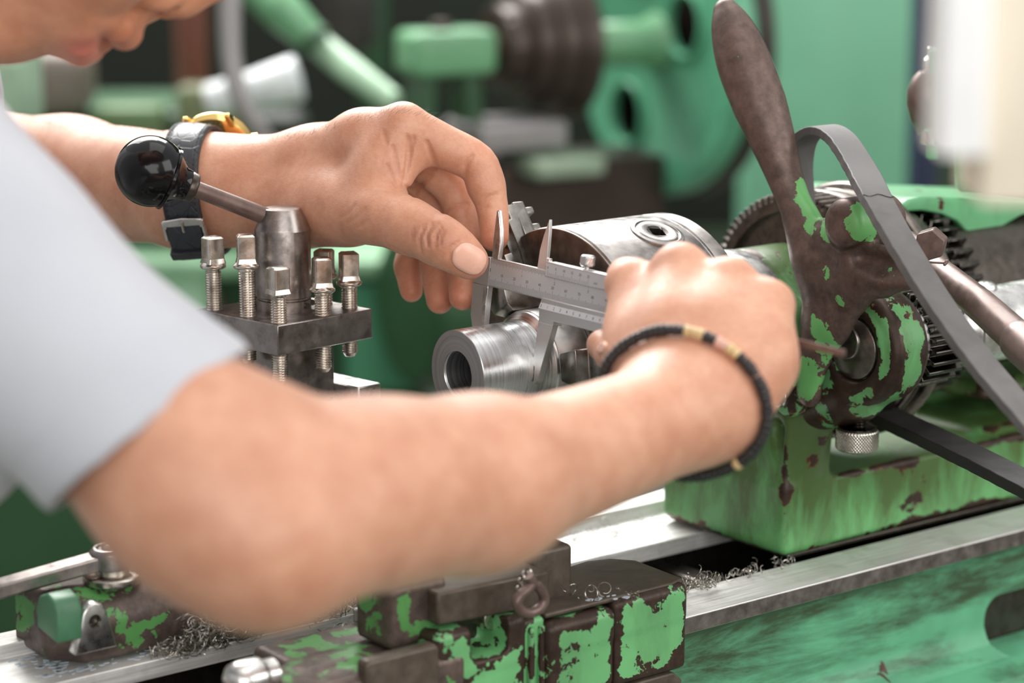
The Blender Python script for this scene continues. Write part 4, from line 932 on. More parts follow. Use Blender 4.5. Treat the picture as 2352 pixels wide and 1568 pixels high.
# slider
sd_ = MB(KF).prism([(45, 11.4), (45.2, 18.6), (100, 18.6), (100, 11.4)], -4.6, 1.2, 'xy').prism([(43.2, -9), (42.6, -4.2), (43.8, .8), (100, .8), (100, -9), (54.5, -9), (54.5, -11.2), (43, -11.2)], -4.6, .9, 'xy').build('slider', m_caliper, vc, .3)
MB(KF).box(45.4, 99.6, 11.7, 17.7, 1.15, 1.3).build('inch_vernier_face', m_calface, sd_)
MB(KF).add([(43.0, -4.3, 1.6), (99, -4.3, 1.6), (99, .9, .35), (44, .9, .35), (43.0, -4.3, .2), (99, -4.3, .2), (99, .9, .1), (44, .9, .1)], [(0, 1, 2, 3), (4, 7, 6, 5), (0, 4, 5, 1), (1, 5, 6, 2), (2, 6, 7, 3), (3, 7, 4, 0)]).build('millimetre_vernier_face', m_vern, sd_)
MB(KF).prism([(43, -9), (54.2, -9), (46.6, -39), (44.6, -41.4), (43.2, -40.6), (43.0, -33), (41.2, -31.8), (42.7, -10.5)], -3.2, .5, 'xy').build('moving_jaw', m_caliper, sd_, .25)
MB(KF).prism([(36.5, 13), (43, 13), (43.2, 24), (42.9, 33), (42.2, 38.5), (39.0, 30), (37.2, 23)], -2.4, -.5, 'xy').build('moving_inside_jaw', m_caliper, sd_, .2)
MB(KF).box(42.6, 45.4, 16.0, 20.0, -2.4, -.2).build('jaw_stop', m_bright, sd_, .2)
LSF = KF.sub(V(72, 18.6, -1.8), (1, 0, 0), (0, 0, 1), (0, 1, 0))
ls = MB(LSF).lathe([(0.1, -.5), (1.2, -.5), (1.2, 2), (0.1, 2)], ax='z', seg=20).build('lock_stem', m_bright, sd_)
knurl(3.5, 1.4, 6.8, LSF, 'lock_screw', m_caliper, sd_, nth=16, nz=10, amp=.22, ch=.8, twist=.32, diamonds=False)
MB(KF).box(60, 243, 6.2, 9.2, -2.6, -1.0).build('depth_rod', m_brownrod, vc, .2)
# engraved scales
mk = MB(KF)
def tick(x, y0, y1, z, w=.16): mk.add([(x - w / 2, y0, z), (x + w / 2, y0, z), (x + w / 2, y1, z), (x - w / 2, y1, z)], [(0, 1, 2, 3)])
def txt(s_, x, y, z, size=2.4):
    v, f = text_geo(s_, size)
    mk.add(np.stack([v[:, 0] + x, v[:, 1] + y, np.full(len(v), z)], 1), f)
for i in range(0, 151): tick(i + .6, .9, 5.2 if i % 10 == 0 else 4.4 if i % 5 == 0 else 3.6, .075)
for i in range(0, 231): tick(i * 25.4 / 40 + .6, 13.5, 10.1 if i % 40 == 0 else 11.0 if i % 4 == 0 else 11.7, .075, .13)
txt('0', .8, 7.3, .075, 2.5)
for i in range(1, 15): txt('%d' % (i * 10), i * 10 + .4, 5.8, .075, 2.1)
for i in range(1, 6): txt('%d' % i, i * 25.4 + .6, 8.1, .075, 2.1)
mk.build('scale_marks', m_ink, vc)
mk = MB(KF)
for i in range(26): tick(47 + i * 24.35 / 40 * 2, 11.8, 14.6 if i % 5 == 0 else 13.4, 1.32, .15)
for i in range(6): txt('%d' % (i * 5), 47 + i * 24.35 / 4 - .1, 15.2, 1.32, 1.9)
txt('inch', 83, 13.0, 1.32, 1.7)
mk.build('inch_marks', m_ink, sd_)
mk = MB(KF)
vz = lambda y: 1.6 - (y + 4.3) / 5.2 * 1.25 + .03
def vt(x, y0, y1, w=.15): mk.add([(x - w / 2, y0, vz(y0)), (x + w / 2, y0, vz(y0)), (x + w / 2, y1, vz(y1)), (x - w / 2, y1, vz(y1))], [(0, 1, 2, 3)])
for i in range(51): vt(44.7 + i * .98, -1.6 if i % 5 == 0 else -.9, .8)
for i in range(11):
    v, f = text_geo('%d' % (i % 10 if i else 0), 2.0)
    if len(v): mk.add(np.stack([v[:, 0] + 44.5 + i * 4.9, v[:, 1] - 3.6, vz(v[:, 1] - 3.6)], 1), f)
mk.build('millimetre_marks', m_ink, sd_)

# ================================================================== the person
def J(px, py, d, r): return (P(px, py, d), r * d / FPX)
per_base = P(-420, 1500, 1.10)
person = None
groups = []
# --- right arm (near): shoulder, elbow, forearm, wrist
ga = G(0.020, 0.02)
ga.smooth([J(-175, 475, .885, 214), J(145, 806, .86, 214), J(338, 1004, .845, 226), J(478, 1122, .835, 232), J(606, 1228, .83, 204)])
gf = G(0.020, 0.016)
gf.smooth([J(622, 1222, .83, 206), J(760, 1150, .848, 232), J(900, 1128, .872, 224), J(1100, 1110, .912, 182), J(1300, 1050, .952, 154), J(1470, 985, .99, 138), J(1575, 935, 1.012, 132)])
gf.chain([J(430, 1010, .835, 190), J(560, 1010, .838, 130)])
groups += [ga, gf]
# --- right hand: fist around the slider
gp = G(0.012, 0.014)
gp.chain([J(1545, 930, 1.015, 116), J(1500, 800, 1.043, 84), J(1452, 655, 1.066, 60)])
gp.chain([J(1570, 920, 1.010, 110), J(1560, 760, 1.034, 84), J(1562, 622, 1.052, 62)])
gp.chain([J(1640, 925, 1.010, 104), J(1655, 770, 1.028, 84), J(1676, 652, 1.043, 60)])
gp.chain([J(1680, 930, 1.012, 92), J(1735, 830, 1.022, 86), J(1766, 702, 1.036, 58)])
gp.chain([J(1480, 880, 1.03, 78), J(1455, 770, 1.055, 62)])
groups.append(gp)
for fing in ([J(1450, 652, 1.068, 56), J(1438, 640, 1.112, 46), J(1436, 715, 1.137, 40), J(1420, 770, 1.128, 34)],
             [J(1562, 618, 1.054, 60), J(1560, 622, 1.100, 48), J(1560, 705, 1.126, 42), J(1560, 765, 1.113, 36)],
             [J(1676, 650, 1.044, 56), J(1672, 650, 1.086, 45), J(1672, 725, 1.107, 40), J(1668, 780, 1.093, 34)],
             [J(1766, 700, 1.037, 54), J(1762, 700, 1.070, 39), J(1764, 758, 1.088, 35), J(1758, 802, 1.075, 31)]):
    groups.append(G(0.003, 0.004).smooth(fing))
groups.append(G(0.004, 0.006).chain([J(1530, 900, 1.04, 70), J(1470, 868, 1.07, 58), J(1420, 815, 1.10, 47), J(1384, 792, 1.112, 37)]))
# --- left arm (far): forearm and wrist
gl = G(0.018, 0.02)
gl.smooth([J(-330, 440, 1.50, 190), J(-150, 425, 1.46, 180), J(30, 420, 1.39, 158), J(160, 420, 1.36, 140), J(300, 424, 1.315, 132), J(440, 438, 1.276, 124)])
gl.chain([J(440, 436, 1.276, 118), J(560, 436, 1.264, 102)])
groups.append(gl)
# --- left hand
gm = G(0.010, 0.014)
gm.chain([J(560, 420, 1.264, 86), J(700, 372, 1.246, 67), J(830, 318, 1.222, 60), J(925, 290, 1.206, 54)])
gm.chain([J(560, 425, 1.264, 88), J(740, 375, 1.248, 73), J(930, 325, 1.228, 56)])
gm.chain([J(560, 436, 1.266, 90), J(740, 405, 1.256, 72), J(912, 365, 1.246, 54)])
gm.chain([J(560, 450, 1.268, 97), J(720, 450, 1.262, 74), J(890, 405, 1.260, 52)])
gm.chain([J(580, 455, 1.262, 92), J(690, 470, 1.250, 86), J(800, 475, 1.222, 82)])
groups.append(gm)
thumb = [J(650, 468, 1.254, 88), J(770, 470, 1.226, 86), J(868, 492, 1.198, 73), J(940, 520, 1.186, 60), J(1003, 549, 1.178, 61), J(1042, 572, 1.179, 55), J(1078, 598, 1.181, 44)]
gt_ = G(0.006, 0.010).smooth(thumb); groups.append(gt_)
fingers = {
    'index': [J(928, 292, 1.206, 55), J(1010, 332, 1.209, 51), J(1093, 374, 1.212, 47), J(1116, 425, 1.213, 41), J(1131, 480, 1.212, 37), J(1136, 545, 1.209, 33)],
    'middle': [J(935, 330, 1.228, 54), J(1000, 390, 1.233, 48), J(1050, 450, 1.236, 43), J(1068, 560, 1.230, 37), J(1066, 640, 1.222, 36), J(1062, 682, 1.216, 31)],
    'ring': [J(915, 365, 1.246, 52), J(975, 435, 1.252, 46), J(1005, 495, 1.254, 42), J(1003, 600, 1.246, 36), J(1006, 650, 1.240, 35), J(1010, 690, 1.236, 31)],
    'pinky': [J(890, 405, 1.260, 46), J(930, 480, 1.266, 40), J(948, 540, 1.266, 36), J(938, 610, 1.260, 30), J(942, 645, 1.256, 29), J(945, 668, 1.254, 26)]}
for f_ in ('index', 'middle', 'ring', 'pinky'): groups.append(G(0.004, 0.0035).smooth(fingers[f_]))
# web of skin between thumb and index, wrinkled
groups.append(G(0.006, 0.010).chain([J(860, 400, 1.206, 62), J(912, 400, 1.203, 40)]).chain([J(880, 360, 1.206, 60), J(935, 365, 1.206, 38)]))
# --- torso, left upper arm, neck (under the shirt)
gtor = G(0.05, 0.03)
gtor.chain([(P(-560, -350, 1.06), .070), (P(-660, 300, 1.10), .099), (P(-720, 900, 1.12), .113), (P(-760, 1700, 1.15), .117)])
gtor.chain([(P(-660, 200, 1.08), .085), (P(-220, 470, .90), .038)]); gtor.chain([(P(-660, 200, 1.10), .085), (P(-520, 60, 1.36), .06), (P(-430, 250, 1.47), .045), (P(-340, 430, 1.50), .04)])
groups.append(gtor)
# --- head, bent over the work, seen from its right side
HD = 1.03
hu = nrm(RIGHT * .97 + UP * .23); hf_ = nrm(RIGHT * .23 - UP * .97); hsd = -FWD
HS = HD / FPX
HFm = Frame(P(352, 18, HD), hu, hf_, hsd)
def hp(px, py): dx, dy = px - 352, py - 18; return ((.97 * dx - .23 * dy) * HS * 1000, (.23 * dx + .97 * dy) * HS * 1000)
HAX = np.array([hu, hf_, hsd])
gs = G(0.02, 0.03)
gs.ell(HFm.pt(88, -102, 0), HAX, V(.098, .096, .076)); gs.ell(HFm.pt(66, -82, 0), HAX, V(.080, .072, .069))
gs.chain([(HFm.pt(-20, -95, 0), .062), (P(-420, -430, 1.05), .064)])
gs.chain([(HFm.pt(10, -75, 42), .020), (HFm.pt(-42, -45, 34), .018), (HFm.pt(-64, -16, 10), .016)]); gs.chain([(HFm.pt(10, -75, -42), .020), (HFm.pt(-42, -45, -34), .018), (HFm.pt(-64, -16, -10), .016)])
gs.chain([(HFm.pt(-40, -34, 26), .024), (HFm.pt(-10, -34, 32), .029), (HFm.pt(28, -32, 36), .024)]); gs.chain([(HFm.pt(-40, -34, -26), .024), (HFm.pt(-10, -34, -32), .029), (HFm.pt(28, -32, -36), .024)])
cx_, cf_ = hp(30, 96)
gs.chain([(HFm.pt(cx_, cf_ - 11, 8), .0155), (HFm.pt(cx_, cf_ - 11, -8), .0155)])
gs.chain([(HFm.pt(-30, -16, 14), .022), (HFm.pt(-30, -16, -14), .022)])
groups.append(gs)
gl1 = G(0.005, 0.006)     # lower lip
for sgn in (1, -1):
    ll = [hp(192, 140), hp(200, 132), hp(218, 108), hp(236, 84)]
    gl1.chain([(HFm.pt(ll[0][0], ll[0][1] - 5.5, 0), .0068), (HFm.pt(ll[1][0], ll[1][1] - 6, 9 * sgn), .0064), (HFm.pt(ll[2][0], ll[2][1] - 6, 18 * sgn), .0050), (HFm.pt(ll[3][0], ll[3][1] - 5, 25 * sgn), .003)])
    gl1.chain([(HFm.pt(hp(165, 118)[0], hp(165, 118)[1] - 9, 0), .0105), (HFm.pt(hp(180, 100)[0], hp(180, 100)[1] - 9, 14 * sgn), .010)])
groups.append(gl1)
gl2 = G(0.004, 0.0035)    # upper lip and muzzle
for sgn in (1, -1):
    ul = [hp(292, 100), hp(288, 96), hp(268, 84), hp(244, 78)]
    gl2.chain([(HFm.pt(ul[0][0], ul[0][1] - 5, 0), .0070), (HFm.pt(ul[1][0], ul[1][1] - 5.5, 9 * sgn), .0064), (HFm.pt(ul[2][0], ul[2][1] - 5.5, 18 * sgn), .0048), (HFm.pt(ul[3][0], ul[3][1] - 5, 25 * sgn), .003)])
    gl2.chain([(HFm.pt(hp(320, 66)[0], hp(320, 66)[1] - 10, 3 * sgn), .0085), (HFm.pt(hp(345, 28)[0], hp(345, 28)[1] - 12.5, 6 * sgn), .010), (HFm.pt(-4, -19, 22 * sgn), .013)])
groups.append(gl2)
gn = G(0.004, 0.004)      # nose
nt = hp(424, 8); nt = (nt[0], nt[1] - 4.2)
gn.ball(HFm.pt(nt[0] - 1, nt[1] - 1, 0), .0108); gn.chain([(HFm.pt(nt[0], nt[1] - 1, 0), .0100), (HFm.pt(48, -6, 0), .0062), (HFm.pt(62, -8, 0), .007)])
for sgn in (1, -1): gn.ell(HFm.pt(hp(388, 14)[0], hp(388, 14)[1] - 3.2, 12.5 * sgn), HAX, V(.0095, .0070, .0060)); gn.chain([(HFm.pt(8, -9, 10 * sgn), .008), (HFm.pt(44, -14, 8 * sgn), .007)])
groups.append(gn)
gnn = G(0.001, 0.002, sub=True)
for sgn in (1, -1): gnn.ell(HFm.pt(hp(390, 20)[0], hp(390, 20)[1] - .5, 8.5 * sgn), HAX, V(.0050, .0046, .0026))
gnn.chain([(HFm.pt(hp(252, 102)[0], hp(252, 102)[1] - 3.5, 0), .0010), (HFm.pt(hp(240, 80)[0], hp(240, 80)[1] - 2.5, 24), .0008)]); gnn.chain([(HFm.pt(hp(252, 102)[0], hp(252, 102)[1] - 3.5, 0), .0010), (HFm.pt(hp(240, 80)[0], hp(240, 80)[1] - 2.5, -24), .0008)])
groups.append(gnn)
ge_ = G(0.004, 0.005)     # brows, eyelids, ears
for sgn in (1, -1):
    ge_.chain([(HFm.pt(70, -10, 10 * sgn), .009), (HFm.pt(73, -14, 30 * sgn), .009), (HFm.pt(66, -26, 50 * sgn), .008)])
    ge_.ball(HFm.pt(56, -20, 31 * sgn), .0125)
    ge_.chain([(HFm.pt(74, -92, 72 * sgn), .007), (HFm.pt(62, -104, 80 * sgn), .008), (HFm.pt(42, -98, 77 * sgn), .007), (HFm.pt(30, -88, 72 * sgn), .006)])
groups.append(ge_)

def hit(px, py, d0=.6, off=0.0):
    """first point of the body along a sight line, pushed out by off"""
    px, py = np.atleast_1d(px).astype(float), np.atleast_1d(py).astype(float)
    dirs = np.array([P(x, y, 1.0) - CAM for x, y in zip(px, py)]); t = np.full(len(px), d0)
    for _ in range(90): t = t + np.clip(ev(groups, CAM + dirs * t[:, None]), -.02, .05) * .75
    q = CAM + dirs * t[:, None]; e_ = 4e-4
    g_ = np.stack([ev(groups, q + np.eye(3)[i] * e_) - ev(groups, q - np.eye(3)[i] * e_) for i in range(3)], 1); g_ /= np.linalg.norm(g_, axis=1)[:, None]
    return q + g_ * off, g_
CREASES = []
def crease(px, rad=.0011, depth=.0007, d0=1.02, k=.0012):
    """a fold in the skin: a thin groove laid along the surface"""
    q_ = spline([np.append(a_, 0.0) for a_ in px], 4); pos, g_ = hit(q_[:, 0], q_[:, 1], d0); m = len(pos)
    CREASES.append(pos)
    rs = rad * (.45 + .55 * np.sin(np.linspace(.25, pi - .25, m)))
    g = G(.0004, k, sub=True); g.chain([(pos[i] + g_[i] * (rs[i] - depth * rs[i] / rad), rs[i]) for i in range(m)]); return g
cr = [crease(c_, r_, d_) for c_, r_, d_ in (
    ([(936, 313), (940, 342), (937, 379), (928, 422)], .0016, .0016), ([(951, 316), (946, 334)], .0010, .0008), ([(980, 325), (992, 356), (1000, 380)], .0013, .0012),
    ([(926, 427), (949, 436), (977, 415), (1000, 391)], .0013, .0012), ([(950, 452), (963, 428)], .0010, .0008), ([(902, 337), (911, 379), (920, 414)], .0015, .0008),
    ([(890, 380), (900, 405), (908, 428)], .0012, .0005), ([(880, 300), (888, 330)], .0012, .0004),
    ([(974, 521), (963, 549), (966, 578)], .0010, .0010), ([(992, 514), (980, 540), (982, 565)], .0010, .0012), ([(1013, 521), (1001, 540), (999, 568)], .0010, .0012),
    ([(1006, 511), (990, 526), (985, 532)], .0008, .0006), ([(1020, 530), (1012, 545), (1010, 562)], .0008, .0006), ([(950, 525), (944, 550)], .0010, .0003),
    ([(1086, 356), (1072, 379), (1067, 404)], .0013, .0012), ([(1100, 473), (1119, 456), (1142, 446)], .0011, .0008), ([(1104, 484), (1122, 470)], .0009, .0004),
    ([(1016, 490), (1039, 474), (1074, 467)], .0011, .0006), ([(1034, 596), (1036, 570), (1056, 554)], .0010, .0004),
    ([(780, 500), (800, 488), (815, 470)], .0012, .0003), ([(800, 512), (822, 497), (838, 478)], .0012, .0003), ([(820, 522), (842, 508)], .0012, .0003))]
groups += cr
# skin
def skin():
    M = Mat('skin'); co = M.coord(); at = M.n('Attribute', attribute_name='tint')
    f = M.noise(co, 60, 5, 0.6); f2 = M.noise(co, 420, 3, 0.6)
    base = M.ramp(f, [(0.3, lin(197, 138, 109)), (0.7, lin(219, 166, 137))])
    base = M.mix(M.rng(f2, .45, .7, 0, .16), base, lin(176, 100, 70))
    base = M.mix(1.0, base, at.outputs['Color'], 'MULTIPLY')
    M.set(Base_Color=base, Roughness=M.rng(f2, .3, .7, .42, .56), Specular_IOR_Level=.62, Sheen_Weight=.08, Subsurface_Weight=0.25, Subsurface_Radius=(1.0, .42, .24), Subsurface_Scale=0.006)
    wr = M.n('TexVoronoi', feature='DISTANCE_TO_EDGE'); wr.inputs['Scale'].default_value = 620; M.l(co, wr.inputs['Vector'])
    h = M.math('ADD', M.math('MULTIPLY', M.rng(wr.outputs['Distance'], 0, .25), .5), M.math('MULTIPLY', M.noise(co, 160, 4), 1.1))
    M.bump(h, .15, .0005); return M.m
m_skin = skin()
person, pv, pn = sdf_obj('person', groups, SKIN_H, m_skin, None, base=per_base)
props(person, 'person in white short sleeved shirt bending over the lathe with both hands on the caliper', 'person')
tint = np.ones((len(pv), 4), np.float32)
def blob(c, r, col, amt=1.0):
    w = np.exp(-(np.linalg.norm(pv - c, axis=1) / r) ** 2) * amt
    for i in range(3): tint[:, i] *= (1 - w) + w * col[i]
for (px, py, d) in ((1062, 700, 1.21), (1010, 705, 1.23), (945, 685, 1.25), (1138, 560, 1.205), (1085, 610, 1.175)): blob(P(px, py, d), .013, (1.0, .72, .66), .75)
blob(P(1006, 545, 1.166), .010, (.72, .60, .54), .75)
blob(P(1100, 350, 1.205), .008, (1.0, .86, .84), .7)
ll = hp(200, 128); lf2 = hp(215, 112)
for sg in (-12, 0, 12): blob(HFm.pt(ll[0], ll[1] - 1, sg), .009, (.96, .70, .86), .85)
blob(HFm.pt(lf2[0], lf2[1] - 2, 16), .009, (.96, .70, .86), .8)
ul0 = hp(290, 104)
for sg in (-12, 0, 12): blob(HFm.pt(ul0[0], ul0[1], sg), .008, (.86, .66, .64), .6)
blob(HFm.pt(-12, -2, 20), .016, (.80, .78, .76), .6)
blob(HFm.pt(-20, -20, 20), .085, (.90, .76, .62), .9)  # shade on the downturned face, painted into the skin tint
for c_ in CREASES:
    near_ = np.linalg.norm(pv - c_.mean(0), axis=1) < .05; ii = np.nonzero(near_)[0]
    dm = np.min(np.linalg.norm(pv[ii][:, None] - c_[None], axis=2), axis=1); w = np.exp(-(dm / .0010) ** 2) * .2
    tint[ii, :3] *= (1 - w)[:, None] + w[:, None] * np.array([.66, .48, .40])  # shade of the folds painted dark along each crease
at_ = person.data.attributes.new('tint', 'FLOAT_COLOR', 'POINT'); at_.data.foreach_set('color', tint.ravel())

m_nail = plain('fingernail', lin(238, 186, 164), .28, var=.03, bump=.02)
def nail(c, ax, ln, wd, d0, name='fingernail', lab=None):
    ax = np.array(ax, float) / np.hypot(*ax); pe = np.array([-ax[1], ax[0]]); nu, nv = 14, 12; px, py, of = [], [], []
    for i in range(nu + 1):
        for j in range(nv + 1):
            u = -1 + 2 * i / nu; v = -1 + 2 * j / nv
            k = sqrt(max(0, 1 - abs(u) ** 3.2 * (.75 if u > 0 else .85)))
            q = np.array(c) + ax * ln * u * (1 - .12 * v * v) + pe * wd * v * k; px.append(q[0]); py.append(q[1])
            e_ = max(abs(u), abs(v)); of.append(.00055 if e_ < .99 else (.0004 if u > .9 else -.0003))
    q, g_ = hit(px, py, d0); q = q + g_ * np.array(of)[:, None]
    mb = MB(WF); mb.addw(q, [(i * (nv + 1) + j, i * (nv + 1) + j + 1, (i + 1) * (nv + 1) + j + 1, (i + 1) * (nv + 1) + j) for i in range(nu) for j in range(nv)])
    o = mb.build(name, m_nail, person, sharp=180)
    m = o.modifiers.new('thick', 'SOLIDIFY'); m.thickness = -.0004
    return o
nail((1077, 594), (.80, .42), 40, 33, 1.12)
nail((1384, 798), (-.45, .75), 13, 9, 1.05)

# --- shirt
gsh = G(0.03, 0.03)
gsh.chain([J(-205, 432, .885, 248), J(15, 665, .870, 240), J(195, 855, .856, 236), J(345, 1008, .845, 236), J(465, 1130, .836, 236)])
gsh2 = G(0.05, 0.045)
gsh2.chain([(P(-580, -300, 1.06), .084), (P(-660, 300, 1.10), .110), (P(-720, 900, 1.12), .126), (P(-760, 1700, 1.15), .13)])
gsh2.chain([(P(-660, 200, 1.08), .096), (P(-240, 490, .90), .044)]); gsh2.chain([(P(-660, 200, 1.10), .096), (P(-520, 60, 1.36), .074), (P(-430, 250, 1.47), .062), (P(-400, 330, 1.485), .060)])
gsh3 = G(0.02, 0.015); gsh3.chain([J(-110, 985, .885, 190), J(-420, 1000, 1.06, 300)])
hemc = P(335, 993, .845); hemn = P(424, 1100, .838) - hemc; hemn = nrm(hemn - nrm(hemc - CAM) * (hemn @ nrm(hemc - CAM)) * .85)
arm2c = P(-370, 380, 1.49); arm2n = nrm(P(-330, 440, 1.50) - P(-430, 250, 1.47)); neckc = P(-350, -210, 1.0); neckn = nrm(P(-330, -260, 1.03) - P(-480, 60, 1.0))
SHG = [gsh, gsh2, gsh3]
def shirt_f(p, c=None, R=None):
    d = ev(SHG, p)
    t = (p - hemc) @ hemn
    near = np.exp(-np.abs(t + .05) / .12)
    wv = np.sin((p @ V(30, 8, 42)) + 2.2 * np.sin(p @ V(9, 14, -17))) * .0022 + np.sin(p @ V(-25, 44, 70) + 1.3 * np.sin(p @ V(21, 0, 12))) * .0010
    ridge = np.exp(-((t + .017) / .0016) ** 2) * -.0006 + np.exp(-((t + .004) / .004) ** 2) * .0008
    return d - wv - ridge * (np.abs(t) < .04)
neckc = P(-560, -330, 1.06); neckn = nrm(P(-420, -430, 1.05) - P(-640, 300, 1.10))
m_shirt = Mat('white_cotton'); co_ = m_shirt.coord(); wv_ = m_shirt.noise(co_, 1500, 2); cl_ = m_shirt.noise(co_, 18, 3)
m_shirt.set(Base_Color=m_shirt.ramp(cl_, [(.3, lin(188, 190, 197)), (.7, lin(194, 196, 203))]), Roughness=.85, Sheen_Weight=.15); m_shirt.bump(wv_, .15, .0003)
def open_mesh(name, grp, h, func, planes, mat, parent, thick):
    """cloth: the surface of a shape, cut clean along planes (point, outward normal, test) and given thickness"""
    v, q, n_ = sdf_mesh(grp, h, func=func)
    for c, nv, test in planes:
        s_ = (v - c) @ nv; s_ = np.where(test(v), s_, -1); keep = (s_[q] < 0).any(1); q = q[keep]
        used = np.zeros(len(v), bool); used[q.ravel()] = True; mv = used & (s_ > 0); v[mv] -= nv * s_[mv][:, None]
    ix = np.unique(q); mp = np.full(len(v), -1); mp[ix] = np.arange(len(ix)); v = v[ix]; q = mp[q]
    b = wloc(parent); me = bpy.data.meshes.new(name); me.vertices.add(len(v)); me.vertices.foreach_set('co', (v - b).astype(np.float32).ravel())
    me.loops.add(q.size); me.loops.foreach_set('vertex_index', q.astype(np.int32).ravel()); me.polygons.add(len(q)); me.polygons.foreach_set('loop_start', np.arange(0, q.size, 4, dtype=np.int32))
    me.polygons.foreach_set('use_smooth', np.ones(len(q), bool)); me.update(calc_edges=True); me.validate()
    o = link_mesh(name, me, mat, parent, b); m = o.modifiers.new('thick', 'SOLIDIFY'); m.thickness = thick; m.offset = -1
    return o
dep = lambda v: (v - CAM) @ FWD
shirt = open_mesh('shirt', SHG, SHIRT_H, shirt_f, [(hemc, hemn, lambda v: dep(v) < 1.15), (arm2c, arm2n, lambda v: dep(v) > 1.3), (neckc, neckn, lambda v: (v - neckc) @ UP > -.05)], m_shirt.m, person, .002)
# --- hair cap
gha = G(.01, .01); gha.ell(HFm.pt(98, -98, 0), HAX, V(.104, .094, .081)); ghs = G(.01, .01, sub=True); ghs.box(HFm.pt(30, 20, 0), HAX, V(.11, .085, .12), .01)
sdf_obj('hair', [gha, ghs], .004, plain('black_hair', lin(28, 22, 20), .5, scale=300, bump=.5), person)

# ================================================================== bands on the wrists
def ring_on(c, nvec, n, off, up0=UP):
    """closed loop on the body in the plane through c: marches outwards from inside the limb"""
    nvec = nrm(nvec); u = nrm(up0 - nvec * (up0 @ nvec)); w = np.cross(nvec, u); th_ = np.linspace(0, 2 * pi, n, endpoint=False)
    dirs = np.cos(th_)[:, None] * u + np.sin(th_)[:, None] * w; t = np.full(n, .004)
    for _ in range(60): t = t + np.clip(off - ev(groups, c + dirs * t[:, None]), -.004, .012) * .8
    return c + dirs * t[:, None], dirs
# bead bracelet on the near wrist
wc = P(1560, 950, 1.012); bn = nrm(P(1640, 880, 1.075) - P(1440, 1010, .985))
q, dd = ring_on(wc, bn, 720, .0026)
q = (np.roll(q, 6, 0) + np.roll(q, -6, 0) + q * 2) / 4
seg_l = np.linalg.norm(np.roll(q, -1, 0) - q, axis=1); cum = np.concatenate([[0], np.cumsum(seg_l)]); tot = cum[-1]
br = thing('bead_bracelet', q.mean(0), 'black bead bracelet with pink and pale beads worn on the near wrist', 'bracelet')
m_bead = plain('black_wood_bead', lin(44, 42, 42), .42, scale=200, bump=.2); m_beadp = plain('pink_stone_bead', lin(226, 178, 160), .35); m_beady = plain('pale_bone_bead', lin(222, 192, 140), .4)
NB = 76
pxy = lambda p_: (CX + FPX * ((p_ - CAM) @ RIGHT) / ((p_ - CAM) @ FWD), CY - FPX * ((p_ - CAM) @ UP) / ((p_ - CAM) @ FWD))
bm_ = {}
for k in range(NB):
    s_ = (k + .5) / NB * tot; i = min(int(np.searchsorted(cum, s_)) - 1, len(q) - 1); i2 = (i + 1) % len(q); c = q[i]; ax_ = nrm(q[i2] - q[i - 1]); X, Y = pxy(c)
    front = (c - CAM) @ FWD < wc @ FWD - CAM @ FWD + .01
    mat = m_bead
    if front and Y < 870 and 1575 < X < 1610: mat = m_beady
    if front and Y < 905 and 1640 < X < 1695: mat = m_beadp if X < 1672 else m_beady
    if front and Y > 1010 and 1668 < X < 1700: mat = m_beady if (k % 3 == 0) else mat
    r_ = rng.uniform(2.3, 2.75); ln = tot / NB * 1000 * .47
    u = nrm(np.cross(ax_, dd[i])); bf_ = Frame(c, ax_, u, np.cross(ax_, u))
    MB(bf_).lathe([(.3, -ln), (r_ * .86, -ln), (r_, -ln * .6), (r_, ln * .6), (r_ * .86, ln), (.3, ln)], seg=14).build('bead', mat, br)
# watch on the far wrist
hc = P(462, 434, 1.274); wn = nrm(RIGHT * .97 - FWD * .20 + UP * .06)
wt_ = thing('wrist_watch', P(440, 430, 1.25), 'gold cased wrist watch on a black embossed leather strap on the far wrist', 'watch')
def strap_loop(name, mat, par, c, nv, half, off, thick, th0=0, th1=360, n=96, rim=.0):
    rows = []
    for k_ in (-1, -.55, 0, .55, 1):
        qq, _ = ring_on(c + nv * half * k_, nv, n, off); rows.append(qq)
    i0, i1 = int(th0 / 360 * n), int(th1 / 360 * n); sel = [i % n for i in range(i0, i1 + 1)]
    v = np.concatenate([r_[sel] for r_ in rows]); k = len(sel)
    f = [(a_ * k + j, a_ * k + j + 1, (a_ + 1) * k + j + 1, (a_ + 1) * k + j) for a_ in range(4) for j in range(k - 1)]
    o = MB(WF).addw(v, f).build(name, mat, par, sharp=180)
    m = o.modifiers.new('thick', 'SOLIDIFY'); m.thickness = thick; m.offset = 1
    return o, rows
def croc():
    M = Mat('black_croc_leather'); co = M.coord(); w = M.n('TexVoronoi', feature='DISTANCE_TO_EDGE'); w.inputs['Scale'].default_value = 150; M.l(co, w.inputs['Vector'])
    e_ = M.rng(w.outputs['Distance'], 0, .035); M.set(Base_Color=M.mix(e_, lin(20, 22, 25), lin(46, 50, 56)), Roughness=.36); M.bump(e_, .4, .0006); return M.m
m_croc = croc()
st, rows = strap_loop('strap', m_croc, wt_, hc, wn, .0098, .0008, .0026)
stm = MB(WF)
for sgn in (-1, 1):
    qq, dq = ring_on(hc + wn * .0082 * sgn, wn, 150, .0037)
    for i in range(0, 150, 2): stm.tube([qq[i], (qq[i] + qq[(i + 1) % 150]) / 2 + dq[i] * .0002, qq[(i + 1) % 150]], .22, 5, True)
stm.build('stitching', plain('dark_thread', lin(24, 24, 26), .7), st)
qt, dt_ = ring_on(hc, wn, 360, 0.0)
itop = int(np.argmax(qt @ (UP * .80 + FWD * .60)))
cc = qt[itop] + dt_[itop] * .0028; cn = nrm(dt_[itop] - wn * (dt_[itop] @ wn)); cw = np.cross(cn, wn)
